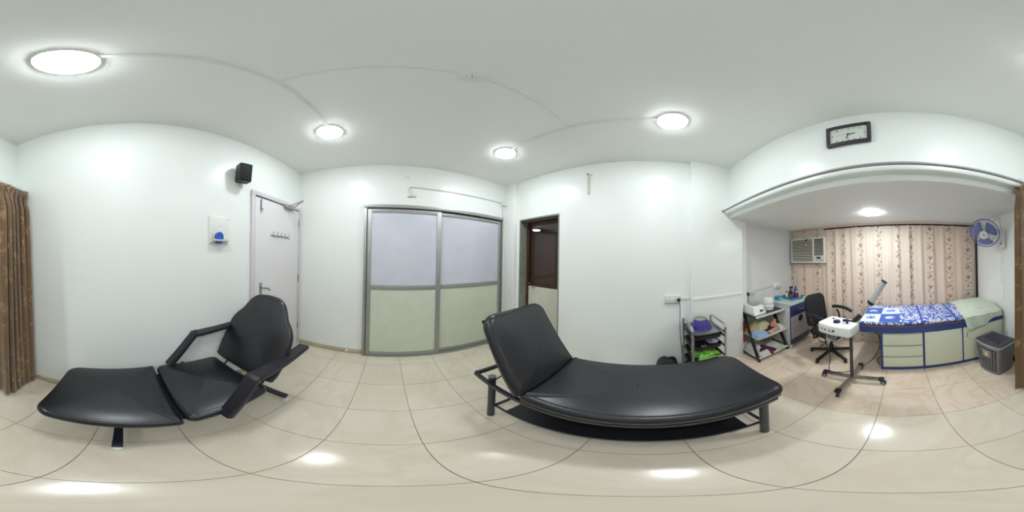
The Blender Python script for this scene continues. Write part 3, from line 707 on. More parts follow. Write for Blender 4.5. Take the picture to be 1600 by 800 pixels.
# wax warmer
h = thing('wax_warmer', 'white square wax warmer with two dark dials on the stand top', 'wax warmer', (1.725, -1.375, .688), R(0))
m_ = MB(); m_.rings([[(-.12, -.09, 0), (.11, -.09, 0), (.11, .09, 0), (-.12, .09, 0)], [(-.125, -.095, .015), (.115, -.095, .015), (.115, .095, .015), (-.125, .095, .015)], [(-.085, -.085, .115), (.105, -.085, .12), (.105, .085, .12), (-.085, .085, .115)], [(-.075, -.075, .125), (.095, -.075, .128), (.095, .075, .128), (-.075, .075, .125)]], True, True)
m_.build('housing', 'white', h)
MB().lathe([(.072, .125), (.074, .135), (.066, .14), (.001, .143)], 28, (.01, 0, 0)).build('lid', 'clear', h)
MB().tube([(.01+.07*cos(a*pi/8), .07*sin(a*pi/8), .15) for a in range(16)], .004, 6, 2, True).build('lid_ring', 'metalpot', h)
for y, rr_ in ((-.02, .014), (-.055, .008)): MB().cyl((-.104, y, .062), (-.122, y, .058), rr_, seg=14).build('dial', 'navy', h)
h = thing('steriliser_pot', 'white plastic tiered pot on the stand beside the cabinet', 'pot', (1.735, -1.645, .688))
MB().lathe([(.066, 0), (.074, .006), (.074, .052), (.083, .056), (.083, .064), (.074, .068)], 32).build('lower_tier', 'white', h)
MB().lathe([(.072, .066), (.077, .070), (.077, .110), (.085, .114), (.085, .122), (.074, .127)], 32).build('middle_tier', 'white', h)
MB().lathe([(.070, .126), (.076, .128), (.074, .162), (.06, .178), (.001, .182)], 32).build('lid', 'white', h)
MB().lathe([(.0, .0), (.014, .004), (.016, .03), (.012, .036), (0, .036)], 12, (-.085, -.0, .03)).build('spout', 'white', h)
o = thing('plug_adaptor', 'small white plug lying between the wax warmer and the tiered pot', 'plug', (1.665, -1.50, .688)); MB().box(-.02, .02, -.022, .022, 0, .032, b=.006).build('plug', 'offwhite', o); MB().cyl((-.02, .006, .018), (-.022, .006, .018), .003, seg=8).build('pin_hole', 'print_dk', o)
# towels on the middle shelf
zz = .378
def towel(name, lab, cat, mt, loc, rz, *a, **k):
    t_ = thing(name, lab, cat, loc, rz, 'towels and cloths on the stand'); cloth('cloth', mt, t_, *a, **k); return t_
towel('folded_towel', 'pale blue folded towel at the pillar end of the middle shelf', 'towel', 't_blue', (1.63, -1.37, zz), R(5), .24, .20, .055, seed=2)
towel('folded_towel', 'mustard folded towel behind the slanted leg, under the sage towel', 'towel', 't_mustard', (1.76, -1.35, zz), 0, .12, .15, .095, seed=8)
towel('folded_towel', 'sage green towel heaped on top of the middle shelf pile', 'towel', 't_green', (1.735, -1.475, zz+.05), R(12), .22, .26, .10, seed=5, amp=.008)
towel('folded_cloth', 'maroon cloth between the sage and orange towels', 'cloth', 't_maroon', (1.70, -1.60, zz), R(-20), .20, .16, .085, seed=6)
towel('folded_towel', 'lilac white towel at the cabinet end of the middle shelf', 'towel', 't_white', (1.66, -1.725, zz), R(10), .22, .12, .06, seed=11)
def roll(lab, mt, loc, rz, ln, r_, z_):
    t_ = thing('rolled_towel', lab, 'towel', loc, rz, 'towels and cloths on the stand')
    m_ = MB(); m_.lathe([(r_*.9, 0), (r_, .012), (r_*1.02, ln/2), (r_, ln-.012), (r_*.88, ln)], 20); 
    m2 = MB(); m2.m = MX.Translation((0, 0, r_)) @ MX.Rotation(R(90), 4, 'X') @ MX.Translation((0, 0, -ln/2)); m2.lathe([(r_*.86, 0), (r_, .012), (r_*1.03, ln/2), (r_, ln-.012), (r_*.86, ln)], 20).build('roll', mt, t_)
    m3 = MB(); m3.m = MX.Translation((0, 0, r_)) @ MX.Rotation(R(90), 4, 'X') @ MX.Translation((0, 0, -ln/2))
    sp_ = [(r_*.12*k*cos(k*1.1)*.6, r_*.12*k*sin(k*1.1)*.6, -.001) for k in range(1, 12)]; m3.tube(sp_, .003, 5, 2).build('roll_edge', mt, t_); return t_
roll('orange rolled towel lying on the maroon cloth', 't_orange', (1.645, -1.655, zz+.075), R(38), .20, .036, 0)
roll('brown and cream striped rolled towel at the front edge of the middle shelf', 't_stripe', (1.565, -1.575, zz), R(12), .26, .030, 0)
towel('folded_cloth', 'maroon cloth spread on the bottom shelf', 'cloth', 't_maroon', (1.64, -1.47, .066), R(25), .30, .15, .06, seed=12)
towel('folded_towel', 'white towel at the front edge of the bottom shelf', 'towel', 't_white', (1.555, -1.42, .066), R(8), .10, .26, .05, seed=13)
towel('folded_towel', 'white towel heap on the bottom shelf beside the pillar', 'towel', 't_white', (1.74, -1.36, .066), R(0), .20, .16, .12, seed=14)
towel('folded_towel', 'grey-white towel lying flat on the bottom shelf near the cabinet', 'towel', 't_white', (1.71, -1.66, .066), R(-10), .24, .20, .035, seed=15)
towel('folded_cloth', 'brick red cloth hanging low behind the pillar edge of the stand', 'cloth', 't_brick', (1.86, -1.30, .20), R(0), .06, .08, .34, seed=16)

# ---------------------------------------------------------------- cabinet
c = thing('side_cabinet', 'white cabinet with dark blue drawer beside the floral curtain', 'cabinet', (1.69, -2.06, 0))
xa, xb, ya, yb = -.232, .245, -.25, .25
MB().box(xa+.012, xb, ya, yb, .085, .745, b=.002).build('body', 'cabw', c)
MB().box(xa-.006, xb, ya-.006, yb+.006, .745, .767, b=.003).build('top', 'cabtop', c)
MB().box(xa, xa+.012, ya, yb, .085, .745, b=.001).build('front_frame', 'navyl', c)
dr = MB().box(xa-.010, xa, ya+.012, yb-.012, .575, .735, b=.003).build('drawer', 'navyl', c)
MB().tube([(xa-.01, .05, .665), (xa-.03, .04, .66), (xa-.034, 0, .655), (xa-.03, -.04, .66), (xa-.01, -.05, .665)], .005, 8).build('handle', 'chrome', dr)
do = MB().box(xa-.010, xa, ya+.012, yb-.012, .19, .568, b=.003).build('door', 'cabdoor', c)
MB().tube([(xa-.01, .185, .51), (xa-.03, .175, .50), (xa-.032, .17, .465), (xa-.03, .175, .43), (xa-.01, .185, .42)], .005, 8).build('handle', 'chrome', do)
m_ = MB(); m_.m = MX.Translation((xa-.012, .02, .50)) @ MX.Rotation(R(-90), 4, 'Y')
m_.lathe([(.056, -.001), (.056, .004), (.046, .004), (.046, -.001)], 28)
for k in range(3): a = 2*pi*k/3+pi/2; m_.bar((0, 0, .002), (.05*cos(a), .05*sin(a), .002), .014, .004)
m_.lathe([(.02, -.001), (.02, .005), (.001, .005)], 16).build('round_emblem', 'darkgrey', c)
MB().tube([(xa-.012, .02, .556), (xa-.013, .02, .575), (xa-.012, .02, .585)], .004, 6).build('emblem_hook', 'darkgrey', c)
for x in (xa+.03, xb-.03):
    for y in (ya+.03, yb-.03): MB().box(x-.025, x+.02, y-.022, y+.022, 0, .085, b=.003).build('foot', 'cabtop', c)
zt = .767
ty = thing('plastic_tray', 'aqua blue plastic tray holding bottles on the white cabinet', 'tray', (1.68, -2.16, zt), R(-8))
o1 = dens(rrect(-.14, .14, -.13, .13, .02, 4), .06); rg = lambda q, z_: [(x*q, y*q, z_) for x, y in o1]
MB().rings([rg(.92, 0), rg(1.0, .045), rg(1.03, .046), rg(1.03, .042), rg(.985, .040), rg(.91, .004)], True, True).build('tray', 'aqua', ty)
o = thing('sponge_tub', 'blue plastic tub with white label on the cabinet corner', 'tub', (1.80, -1.93, zt)); MB().box(-.05, .05, -.045, .045, 0, .065, b=.008).build('tub', 'aqua', o); MB().box(-.053, -.05, -.02, .02, .018, .042, b=.001).build('label', 'white', o); MB().tube([(0, 0, .06), (.01, -.01, .1), (.03, -.02, .13)], .003, 6).build('stick', 'offwhite', o)
def bottle(lab, name, loc, prof, mt, capm, capz, capr, trig=False, labm=None):
    t_ = thing(name, lab, 'bottle', loc, R(20), 'bottles in the aqua tray')
    MB().lathe(prof, 20).build('bottle_body', mt, t_)
    if trig: MB().cyl((0, 0, capz), (0, 0, capz+.022), capr, seg=12).box(-.045, .02, -.010, .010, capz+.022, capz+.045, b=.005).tube([(-.02, 0, capz+.024), (-.032, 0, capz+.006), (-.03, 0, capz-.012)], .004, 6).build('spray_head', capm, t_)
    else: MB().lathe([(capr, capz), (capr, capz+.02), (capr*.7, capz+.026), (.001, capz+.026)], 14).build('cap', capm, t_)
    if labm: MB().lathe([(prof[1][0]+.0008, prof[1][1]+.02), (prof[1][0]+.0008, prof[1][1]+.07)], 20).build('label', labm, t_)
z5 = zt+.005
bottle('small white bottle with dark cap at the wall end of the aqua tray', 'lotion_bottle', (1.765, -2.105, z5), [(.018, 0), (.022, .004), (.022, .07), (.018, .085), (.011, .095)], 'white', 'blackp', .095, .013)
bottle('dark spray bottle with black trigger in the aqua tray', 'spray_bottle', (1.70, -2.12, z5), [(.03, 0), (.034, .006), (.034, .085), (.028, .12), (.012, .15), (.012, .165)], 'blackp', 'blackp', .160, .014, True, 't_brick')
bottle('bright blue bottle leaning neck behind the red bottle', 'cleanser_bottle', (1.66, -2.21, z5), [(.028, 0), (.034, .008), (.036, .09), (.030, .14), (.018, .17), (.016, .18)], 'bluep', 'bluep', .178, .018)
bottle('dark red liquid bottle in the aqua tray', 'liquid_bottle', (1.60, -2.15, z5), [(.028, 0), (.031, .004), (.031, .09), (.026, .105), (.012, .112)], 'red', 'offwhite', .110, .014)
bottle('small pale bottle at the curtain end of the aqua tray', 'small_bottle', (1.60, -2.235, z5), [(.014, 0), (.017, .004), (.017, .07), (.010, .085)], 'offwhite', 'offwhite', .085, .010)
o = tag(MB().tube([(1.55, -2.22, .79), (1.45, -2.32, .82), (1.32, -2.38, .96), (1.24, -2.36, 1.16), (1.22, -2.36, 1.37)], .007, 8, 5).build('power_cord', 'offwhite'), 'cream power cord running from the window AC down to the cabinet', 'cord')

# ---------------------------------------------------------------- office chair
oc = thing('office_chair', 'black office chair with armrests and star base in the alcove', 'chair', (.90, -1.95, 0), R(-14))
for k in range(5):
    a = R(72*k+20); dx, dy = cos(a), sin(a)
    lg = MB().bar((dx*.04, dy*.04, .10), (dx*.29, dy*.29, .055), .040, .026).build('base_leg', 'blackp', oc)
    MB().cyl((dx*.28-dy*.012, dy*.28+dx*.012, .024), (dx*.28+dy*.012, dy*.28-dx*.012, .024), .024, seg=14).build('caster', 'blackp', lg)
MB().cyl((0, 0, .07), (0, 0, .20), .032, .028).cyl((0, 0, .20), (0, 0, .37), .018).build('gas_column', 'blackm', oc)
MB().box(-.10, .10, -.09, .09, .36, .39, b=.006).build('seat_plate', 'blackm', oc)
MB().cushion(dens(rrect(-.22, .21, -.22, .22, .07, 5), .04), .39, .465, .034, .012).build('seat', 'mesh', oc)
m_ = MB(); m_.m = MX.Translation((.225, 0, .47)) @ MX.Rotation(R(8), 4, 'Y') @ MX.Rotation(R(90), 4, 'Z') @ MX.Rotation(R(90), 4, 'X')
PB = dens(rrect(-.185, .185, .0, .465, [.10, .10, .07, .07], 6), .04); PB = [(x*(1+.06*sin(y*6)), y) for x, y in PB]
m_.m = MX.Translation((.225, 0, .47)) @ MX.Rotation(R(9), 4, 'Y') @ MX(((0, 0, -1, 0), (1, 0, 0, 0), (0, 1, 0, 0), (0, 0, 0, 1)))
m_.cushion(PB, -.03, .025, .024, .012).build('backrest', 'mesh', oc)
MB().tube([(.10, 0, .37), (.24, 0, .37), (.275, 0, .42), (.29, 0, .60)], .016, 8).build('back_bracket', 'blackm', oc)
for sy in (-1, 1):
    ar = MB().tube([(.06, sy*.17, .385), (.06, sy*.255, .39), (.05, sy*.268, .45), (.06, sy*.268, .60), (.10, sy*.265, .665)], .014, 8).build('armrest', 'blackp', oc)
    MB().tube([(.17, sy*.265, .70), (.05, sy*.265, .715), (-.08, sy*.265, .705), (-.16, sy*.262, .675)], .024, 10, 5).build('arm_pad', 'blackp', ar)

# ---------------------------------------------------------------- facial steamer on wheels
fs = thing('facial_steamer', 'white facial steamer on a wheeled pole with a raised silver arm', 'facial steamer', (.47, -1.46, 0), R(2))
ends = [(.27, -.01), (.04, .27), (-.275, .01), (-.03, -.25)]
for k, (ex, ey) in enumerate(ends):
    MB().bar((0, 0, .083), (ex, ey, .078), .042, .026).build('base_leg', 'dullchrome', fs)
    MB().box(ex-.026, ex+.026, ey-.026, ey+.026, .062, .098, b=.006).build('leg_cap', 'blackp', fs)
    a = k*1.3+.4; cx, cy = ex+.016*cos(a), ey+.016*sin(a)
    wq = MB().cyl((cx-sin(a)*.013, cy+cos(a)*.013, .027), (cx+sin(a)*.013, cy-cos(a)*.013, .027), .027, seg=18).build('caster', 'navy', fs)
    for q_ in (-.0145, .0145): MB().cyl((cx+sin(a)*q_*.8, cy-cos(a)*q_*.8, .027), (cx+sin(a)*q_, cy-cos(a)*q_, .027), .017, seg=16).build('wheel_disc', 'print_gr', wq)
    MB().box(ex-.008, ex+.008, ey-.008, ey+.008, .05, .066).build('caster_stem', 'blackp', fs)
MB().cyl((0, 0, .08), (0, 0, .69), .0165, seg=16).build('pole', 'darkgrey', fs)
hd = MB(); hd.m = MX.Translation((.10, .02, 0)) @ MX.Rotation(R(-14), 4, 'Z')
P = dens(rrect(-.165, .185, -.125, .125, [.05, .03, .03, .05], 4), .04)
hb = hd.cushion([(x, y*(1-.22*max(0, -x/.165))) for x, y in P], .70, .805, .016, .004, inset=(.97, .8, .4, .1)).build('steamer_head', 'white', fs)
tf = MX.Translation((.10, .02, 0)) @ MX.Rotation(R(-14), 4, 'Z')
def tm(): m_ = MB(); m_.m = tf; return m_
tm().cyl((.02, .02, .808), (.02, .02, .826), .036, .032, 24).build('water_cap', 'navy', hb)
tm().cyl((.10, -.04, .808), (.10, -.04, .815), .013, seg=14).build('button', 'navy', hb)
tm().cyl((-.08, .0, .808), (-.08, .0, .826), .012, seg=12).tube([(-.115, -.02, .838), (-.08, 0, .842), (-.045, .02, .838)], .014, 8).build('knob', 'navy', hb)
tm().box(-.02, .0, .123, .128, .745, .765).build('switch', 'print_dk', hb); tm().cyl((.08, .122, .75), (.08, .128, .75), .009, seg=10).build('inlet', 'print_dk', hb); tm().cyl((.115, .122, .755), (.115, .128, .755), .007, seg=10).build('inlet', 'print_dk', hb)
tm().box(.0, .05, .123, .1265, .735, .742).cyl((.03, .12, .755), (.03, .127, .755), .012, seg=14).build('marking', 'print_gr', hb)
tm().lathe([(.001, .60), (.045, .602), (.055, .625), (.058, .66), (.054, .70)], 24, (.075, .04, 0)).build('water_jar', 'clear', hb)
tm().lathe([(.060, .69), (.060, .703)], 24, (.075, .04, 0)).build('jar_collar', 'metalpot', hb)
# arm from elbow to nozzle (world points minus origin)
def wp(x, y, z): return MX.Rotation(R(-2), 4, 'Z') @ V((x-.47, y+1.46, z))
e0, e1, e2, e3 = wp(.475, -1.48, .765), wp(.385, -1.50, .875), wp(.287, -1.50, 1.005), wp(.155, -1.50, 1.215)
MB().tube([wp(.50, -1.47, .75), e0, wp(.43, -1.49, .825), e1], .024, 12).build('elbow', 'blackp', fs)
MB().cyl(e1, e2, .0115).build('arm_rod', 'chrome', fs)
MB().cyl(e2-(e2-e1).normalized()*.004, e2+(e2-e1).normalized()*.022, .034, seg=24).build('arm_collar', 'blackp', fs)
MB().cyl(e2+(e2-e1).normalized()*.018, e3, .029, seg=28).build('steam_arm', 'alu2', fs)
MB().cyl(e3, e3+(e3-e2).normalized()*.012, .031, seg=28).build('nozzle_ring', 'blackp', fs)
o = tag(MB().tube([(.66, -1.36, .74), (.69, -1.36, .62), (.68, -1.44, .35), (.70, -1.46, .12), (.64, -1.58, .012), (.50, -1.68, .008), (.36, -1.98, .01), (.30, -2.2, .12), (.33, -2.30, .30)], .0045, 6, 6).build('power_cord', 'blackp'), 'thin black cord hanging from the steamer and running over the floor to the extension box', 'cord')
o = tag(MB().tube([(.33, -2.27, .26), (.28, -2.24, .2), (.30, -2.16, .12), (.25, -2.05, .05), (.30, -1.95, .01), (.26, -1.85, .008)], .0045, 6, 6).build('power_cord', 'blackp'), 'black cord looping down beside the drawers under the bed top', 'cord')
eb = thing('extension_box', 'pale yellow-green extension box hanging under the bed overhang', 'extension box', (.36, -2.31, .26)); MB().box(-.03, .03, -.02, .02, 0, .13, b=.005).build('case', 'yellow', eb); MB().box(-.016, .016, .02, .05, .03, .07, b=.005).build('plug', 'blackp', eb)
o = tag(MB().tube([(1.33, -2.36, .01), (1.2, -2.25, .01), (1.12, -2.3, .012), (1.15, -2.1, .012)], .006, 6, 5).build('power_cord', 'blackp'), 'short black cord on the floor behind the office chair', 'cord')

# ---------------------------------------------------------------- built-in bed
bd = thing('storage_bed', 'blue-topped bed on cream storage drawers along the window curtain', 'bed', (-.38, -2.07, 0))
def X(x): return x+.38
def Y(y): return y+2.07
MB().box(X(-1.245), X(.222), Y(-2.40), Y(-1.745), .0, .574, b=.002).build('carcass', 'blue', bd)
MB().box(X(-1.245), X(.485), Y(-2.41), Y(-1.73), .574, .652, b=.004).build('bed_top', 'blue', bd)
MB().box(X(-1.245), X(.487), Y(-2.41), Y(-1.727), .652, .660, b=.002).build('edge_strip', 'wood_edge', bd)
yf = Y(-1.745)
for k, (z0, z1) in enumerate(((.06, .228), (.232, .395), (.399, .562))):
    dr = MB().box(X(-.222), X(.205), yf, yf+.016, z0, z1, b=.004).build('drawer', 'cream', bd)
    MB().box(X(-.222), X(.205), yf+.013, yf+.020, z1-.010, z1-.001, b=.002).build('drawer_lip', 'alu', dr)
    if k == 2: MB().cyl((X(-.01), yf+.016, .535), (X(-.01), yf+.018, .535), .005, seg=8).build('keyhole', 'print_dk', dr)
MB().box(X(-.238), X(-.228), yf, yf+.016, .0, .574).build('divider', 'blue', bd)
d1 = MB().box(X(-.672), X(-.244), yf, yf+.016, .058, .562, b=.003).build('door', 'cream', bd)
for z_ in (.50, .535): MB().cyl((X(-.655), yf+.016, z_), (X(-.655), yf+.018, z_), .004, seg=8).build('screw', 'print_dk', d1)
d2_ = MB().box(X(-1.235), X(-.690), yf, yf+.016, .058, .562, b=.003).build('door', 'cream', bd)
MB().tube([(X(-.725), yf+.016, .50), (X(-.725), yf+.032, .49), (X(-.725), yf+.034, .46), (X(-.725), yf+.032, .43), (X(-.725), yf+.016, .42)], .005, 8).build('handle', 'chrome', d2_)
MB().cyl((X(-.715), yf+.016, .37), (X(-.715), yf+.018, .37), .004, seg=8).build('screw', 'print_dk', d2_)
MB().box(X(.222), X(.232), Y(-2.38), Y(-1.75), 0, .574).build('side_panel', 'blue', bd)
mt_ = thing('bed_sheet', 'blue and white printed sheet covering the mattress of the storage bed', 'bed sheet', (0, 0, .661))
P = dens(rrect(-1.235, .465, -2.395, -1.735, [.03, .03, .04, .05], 4), .05)
MB().cushion(P, .0, .050, .022, .010).build('mattress_cover', 'sheet', mt_)
# pillow under a towel
m_ = MB(); nx, ny = 26, 34; rows = []
for j in range(ny+1):
    row = []
    for i in range(nx+1):
        a = i/nx; b_ = j/ny             # a: along bed (x from -.70 to -1.235) ; b: from back to front and over the edge
        x = -.715-.52*a-.03*sin(7*b_)
        s_ = b_*.84
        yy = -2.38+s_; hump = .052*max(0, 1-((x+1.02)/.26)**4)*max(0, 1-abs((yy+2.07)/.34)**4)
        zz_ = .725+hump+.003*sin(21*a+9*b_)+.003*sin(33*b_)
        if yy > -1.725:
            dd = yy+1.725; lim = .19-.10*min(1, a*1.3)+.02*sin(6*a); dd = min(dd, lim)
            zz_ = .725-min(1, dd/.02)*.01-dd*1.0; yy = -1.715+.010*sin(18*a)+min(.012, dd)+.02*dd
        row.append((x, yy, zz_))
    rows.append(row)
m_.rings(rows, closed=False)
tw = m_.build('bath_towel', 'greentowel'); tag(tw, 'pale green towel draped over the pillow end of the storage bed', 'towel')
sd = tw.modifiers.new('thick', 'SOLIDIFY'); sd.thickness = .006; sd.offset = 1
pw = tag(MB().cushion(dens(rrect(-1.20, -.84, -2.33, -1.80, .07, 5), .05), .724, .762, .018, .006).build('pillow', 't_white'), 'white pillow hidden under the pale green towel', 'pillow')

# ---------------------------------------------------------------- laundry basket
lb = thing('laundry_basket', 'grey perforated plastic laundry basket with dark lid beside the bed', 'laundry basket', (-.955, -1.470, 0), R(13.2))
def bring(q, z): return q, z
def perim(w_, d_, r_, n=12):
    return None
HB = .44
def side_pt(s_, z):
    """s_ in 0..4: faces +x(front, bulging), +y, -x, -y"""
    t_ = z/HB; hx_ = .105+.030*t_; hy_ = .138+.045*t_
    face = int(s_) % 4; u = (s_-int(s_))*2-1
    r_ = .025
    if face == 0: x, y = hx_+.022*(1-u*u), hy_*u
    elif face == 1: x, y = -hx_*u, hy_
    elif face == 2: x, y = -hx_, -hy_*u
    else: x, y = hx_*u, -hy_
    # soften corners
    cx, cy = max(-hx_+r_, min(hx_-r_, x)), max(-hy_+r_, min(hy_-r_, y)); dx, dy = x-cx, y-cy; L = hypot(dx, dy)
    if L > r_ and dx and dy and face != 0: x, y = cx+dx/L*r_, cy+dy/L*r_
    return (x, y, z)
nf, nz = 28, 37; m_ = MB(); vs = []; N = nf*4
for j in range(nz+1):
    for i in range(N): vs.append(side_pt(i/nf, HB*j/nz))
fs_ = []
for j in range(nz):
    for i in range(N):
        fc, u = i//nf, i % nf
        hole = (fc in (0, 2)) and 2 <= u < nf-2 and 4 <= j < nz-4 and (u-2) % 3 != 2 and (j-4) % 3 != 2 and not (9 <= u <= 18 and 22 <= j <= 30)
        if not hole: fs_.append((j*N+i, j*N+(i+1) % N, (j+1)*N+(i+1) % N, (j+1)*N+i))
fs_.append(tuple(range(N-1, -1, -1)))
bb = m_.add(vs, fs_).build('basket_body', 'greyp', lb, 50); sd = bb.modifiers.new('thick', 'SOLIDIFY'); sd.thickness = .003
def ringat(off, z): 
    out = []
    for i in range(N):
        x, y, _ = side_pt(i/nf, HB); L = hypot(x, y); out.append((x+off*x/L, y+off*y/L, z))
    return out
MB().rings([ringat(.001, HB-.012), ringat(.010, HB-.010), ringat(.012, HB+.008), ringat(.002, HB+.012), ringat(-.004, HB+.004)]).build('rim', 'greyp2', lb)
m_ = MB(); nn = 24; rows = []
for j in range(nn+1):
    row = []
    for i in range(nn+1):
        u, v = i/nn*2-1, j/nn*2-1
        x = .132*u+(.020*(1-v*v) if u > 0 else 0)*u; y = .180*v
        row.append((x, y, HB+.014+.014*(1-u*u)*(1-v*v)**.5 if abs(v) < 1 else HB+.014))
    rows.append(row)
vs = [p for r_ in rows for p in r_]; fs_ = []
for j in range(nn):
    for i in range(nn):
        hole = 5 <= j < nn-4 and 5 <= i < nn-5 and (j-5) % 3 != 2 and (i-5) % 2 == 0 and not (9 <= i <= 12 and j in (0,))
        if not hole: a = j*(nn+1)+i; fs_.append((a, a+1, a+nn+2, a+nn+1))
ld = m_.add(vs, fs_).build('lid', 'lidp', lb); sd = ld.modifiers.new('thick', 'SOLIDIFY'); sd.thickness = .005
lk = thing('basket_dark_insert', 'dark insert added inside the grey basket to make its holes look dark', 'dark insert', (-.955, -1.470, .01), R(13.2))  # dark filler added inside, standing in for the shade behind the holes
MB().rings([[(a*q1, b_*q1, z_) for a, b_ in dens(rrect(-.092, .100, -.118, .118, .03, 4), .05)] for q1, z_ in ((.9, 0), (1.0, .05), (1.07, .2), (1.13, .33), (1.0, .39), (.5, .405), (.1, .40))], True, True).build('dark_filler', 'dark', lk)
MB().box(.146, .152, -.045, .045, .27, .355, b=.003).build('label_frame', 'greyp2', lb)
MB().box(.1525, .1535, -.012, .030, .285, .335).build('label', 'yellow', lb)
MB().box(.150, .153, -.03, .012, .395, .407).build('rim_label', 'white', lb)
o = tag(MB().box(-1.245, -1.19, -1.60, -1.30, 0, .05, b=.006).build('black_box', 'blackp'), 'flat black box on the floor behind the laundry basket', 'box')

# ---------------------------------------------------------------- window air conditioner
ac = thing('air_conditioner', 'cream window air conditioner above the corner cabinet', 'air conditioner', (1.55, -2.42, 1.365))
MB().box(-.345, .345, -.18, .0, .0, .44, b=.006).build('casing', 'acwhite', ac)
MB().box(-.345, .345, .0, .022, .0, .03, b=.004).box(-.345, .345, .0, .022, .41, .44, b=.004).box(.325, .345, .0, .022, .03, .41, b=.003).box(-.345, -.325, .0, .022, .03, .41, b=.003).box(-.145, -.115, .0, .022, .03, .41, b=.003).build('front_frame', 'acwhite', ac)
MB().box(-.115, .325, .001, .004, .03, .41).build('grille_back', 'dark', ac); MB().box(-.325, -.145, .001, .004, .13, .41).build('vent_back', 'dark', ac)
for k in range(13):
    z_ = .048+k*.0285
    m_ = MB(); m_.m = MX.Translation((.105, .013, z_)) @ MX.Rotation(R(-38), 4, 'X'); m_.box(-.218, .218, -.0095, .0095, -.003, .003).build('slat', 'acwhite', ac)
for k in range(10):
    z_ = .147+k*.0265
    m_ = MB(); m_.m = MX.Translation((-.235, .012, z_)) @ MX.Rotation(R(-20), 4, 'X'); m_.box(-.088, .088, -.007, .007, -.0035, .0035).build('vent_slat', 'acwhite', ac)
pn = MB().box(-.325, -.145, .0, .018, .03, .125, b=.003).build('control_panel', 'acwhite', ac)
MB().box(-.275, -.195, .018, .0195, .075, .105).build('display', 'print_dk', pn)
for k in range(4): MB().box(-.315+k*.035, -.29+k*.035, .018, .0195, .045, .058).build('button', 'print_gr' if k else 'print_dk', pn)
MB().box(-.36, .36, -.19, .012, -.018, .0, b=.003).build('sill', 'greyp', ac)
gl = thing('garland', 'small yellow and green charm hanging on the air conditioner grille', 'garland', (1.545, -2.388, 1.70))
MB().cyl((0, 0, .06), (0, 0, .10), .004, seg=6).build('string', 'darkgrey', gl)
for k, (x, z_, m0) in enumerate(((0, .05, 'brown'), (-.018, .03, 'yellow'), (.018, .03, 'yellow'), (0, .005, 'yellow'), (-.014, -.02, 'yellow'), (.016, -.02, 'yellow'), (0, .075, 'brown'))):
    MB().lathe([(0.001, -.012), (.010, -.006), (.012, 0), (.009, .007), (.001, .012)], 8, (x, .004, z_)).build('bead', m0, gl)

# ---------------------------------------------------------------- floral curtains
def interp(x, K):
    if x >= K[0]: return 0+(K[0]-x)/(K[0]-K[1])
    for i in range(len(K)-1):
        if K[i] >= x >= K[i+1]: return i+(K[i]-x)/(K[i]-K[i+1])
    return len(K)-1+(K[-1]-x)/(K[-2]-K[-1])
def curtain(name, lab, xa, xb, yb_, z0, z1, K, amp, parent=None, seed=1, frill=True):
    rn = random.Random(seed); n = int((xb-xa)/.0085); m = 46; t_ = thing(name, lab, 'curtain', ((xa+xb)/2, yb_, 0))
    ph = [rn.uniform(0, 6.3) for _ in range(5)]; mb = MB(); rows = []; uv = []
    for j in range(m+1):
        f_ = j/m; z_ = z0+(z1-z0)*f_; row = []
        for i in range(n+1):
            x = xa+(xb-xa)*i/n; g_ = .45+.55*(1-f_)**.7
            yy = amp*g_*(sin(x*38+ph[0]+.8*sin(x*7+ph[1]))+.45*sin(x*71+ph[2]+2*(1-f_))+.35*sin(x*17+ph[3]+1.3*f_))
            if frill and f_ > .965: yy += .004*sin(x*260)
            zz_ = z_+(.006*sin(x*180+ph[4]) if j == m and frill else 0)
            row.append((x-(xa+xb)/2+.004*sin(x*60+ph[2])*(1-f_), yy, zz_)); uv.append((interp(x, K), z_))
        rows.append(row)
    mb.rings(rows, closed=False); mb.uv = uv; mb.build('cloth', 'floral', t_); return t_
K = [1.082, .892, .608, .323, .02, -.163, -.457, -.764, -1.083]
ct = curtain('floral_curtain', 'long cream and pink floral curtain covering the alcove window', -1.225, 1.195, -2.455, .02, 1.925, K, .021)
ct2 = curtain('floral_curtain', 'short floral curtain piece behind and below the air conditioner', 1.20, 1.945, -2.475, .40, 1.95, [1.93, 1.66, 1.38], .008, seed=5)
o = tag(MB().cyl((-1.24, -2.455, 1.935), (1.23, -2.455, 1.935), .012).build('curtain_rail', 'pinkdk'), 'dark curtain rail along the top of the floral curtain', 'curtain rail')
o = tag(MB().cyl((1.24, -2.50, 1.945), (1.94, -2.50, 1.945), .008).build('curtain_wire', 'offwhite'), 'pale curtain wire above the air conditioner', 'curtain rail')
o = tag(MB().box(-1.252, -1.232, -2.60, -2.44, .02, 1.93).build('curtain_edge_strip', 'pinkdk'), 'dark vertical strip between the floral curtain and the fan wall', 'strip')

# ---------------------------------------------------------------- wall fan
wf = thing('wall_fan', 'blue and white wall fan on the alcove side wall', 'fan', (-1.25, -1.68, 1.53))
MB().box(0, .05, -.055, .055, 0, .235, b=.02).build('wall_base', 'white', wf)
MB().cyl((.05, .0, .06), (.056, 0, .06), .012, seg=12).build('knob', 'greyp', wf)
MB().tube([(.04, 0, .20), (.10, -.01, .225), (.16, -.02, .22)], .018, 10).build('arm', 'white', wf)
Cn = V((.255, -.055, .185)); face = (V((0, 0, 1.45))+V((1.25-.0, 1.68, -1.53))-V((0, 0, 0)))   # towards the middle of the room
face = V((.62, .62, -.50)).normalized()
q_ = face.to_track_quat('Z', 'Y').to_matrix().to_4x4(); fm = MX.Translation(Cn) @ q_
def fb(): m_ = MB(); m_.m = fm; return m_
fb().lathe([(.001, -.11), (.04, -.105), (.052, -.07), (.052, -.03), (.03, -.02)], 24).build('motor', 'white', wf)
gd = fb(); RF = .183
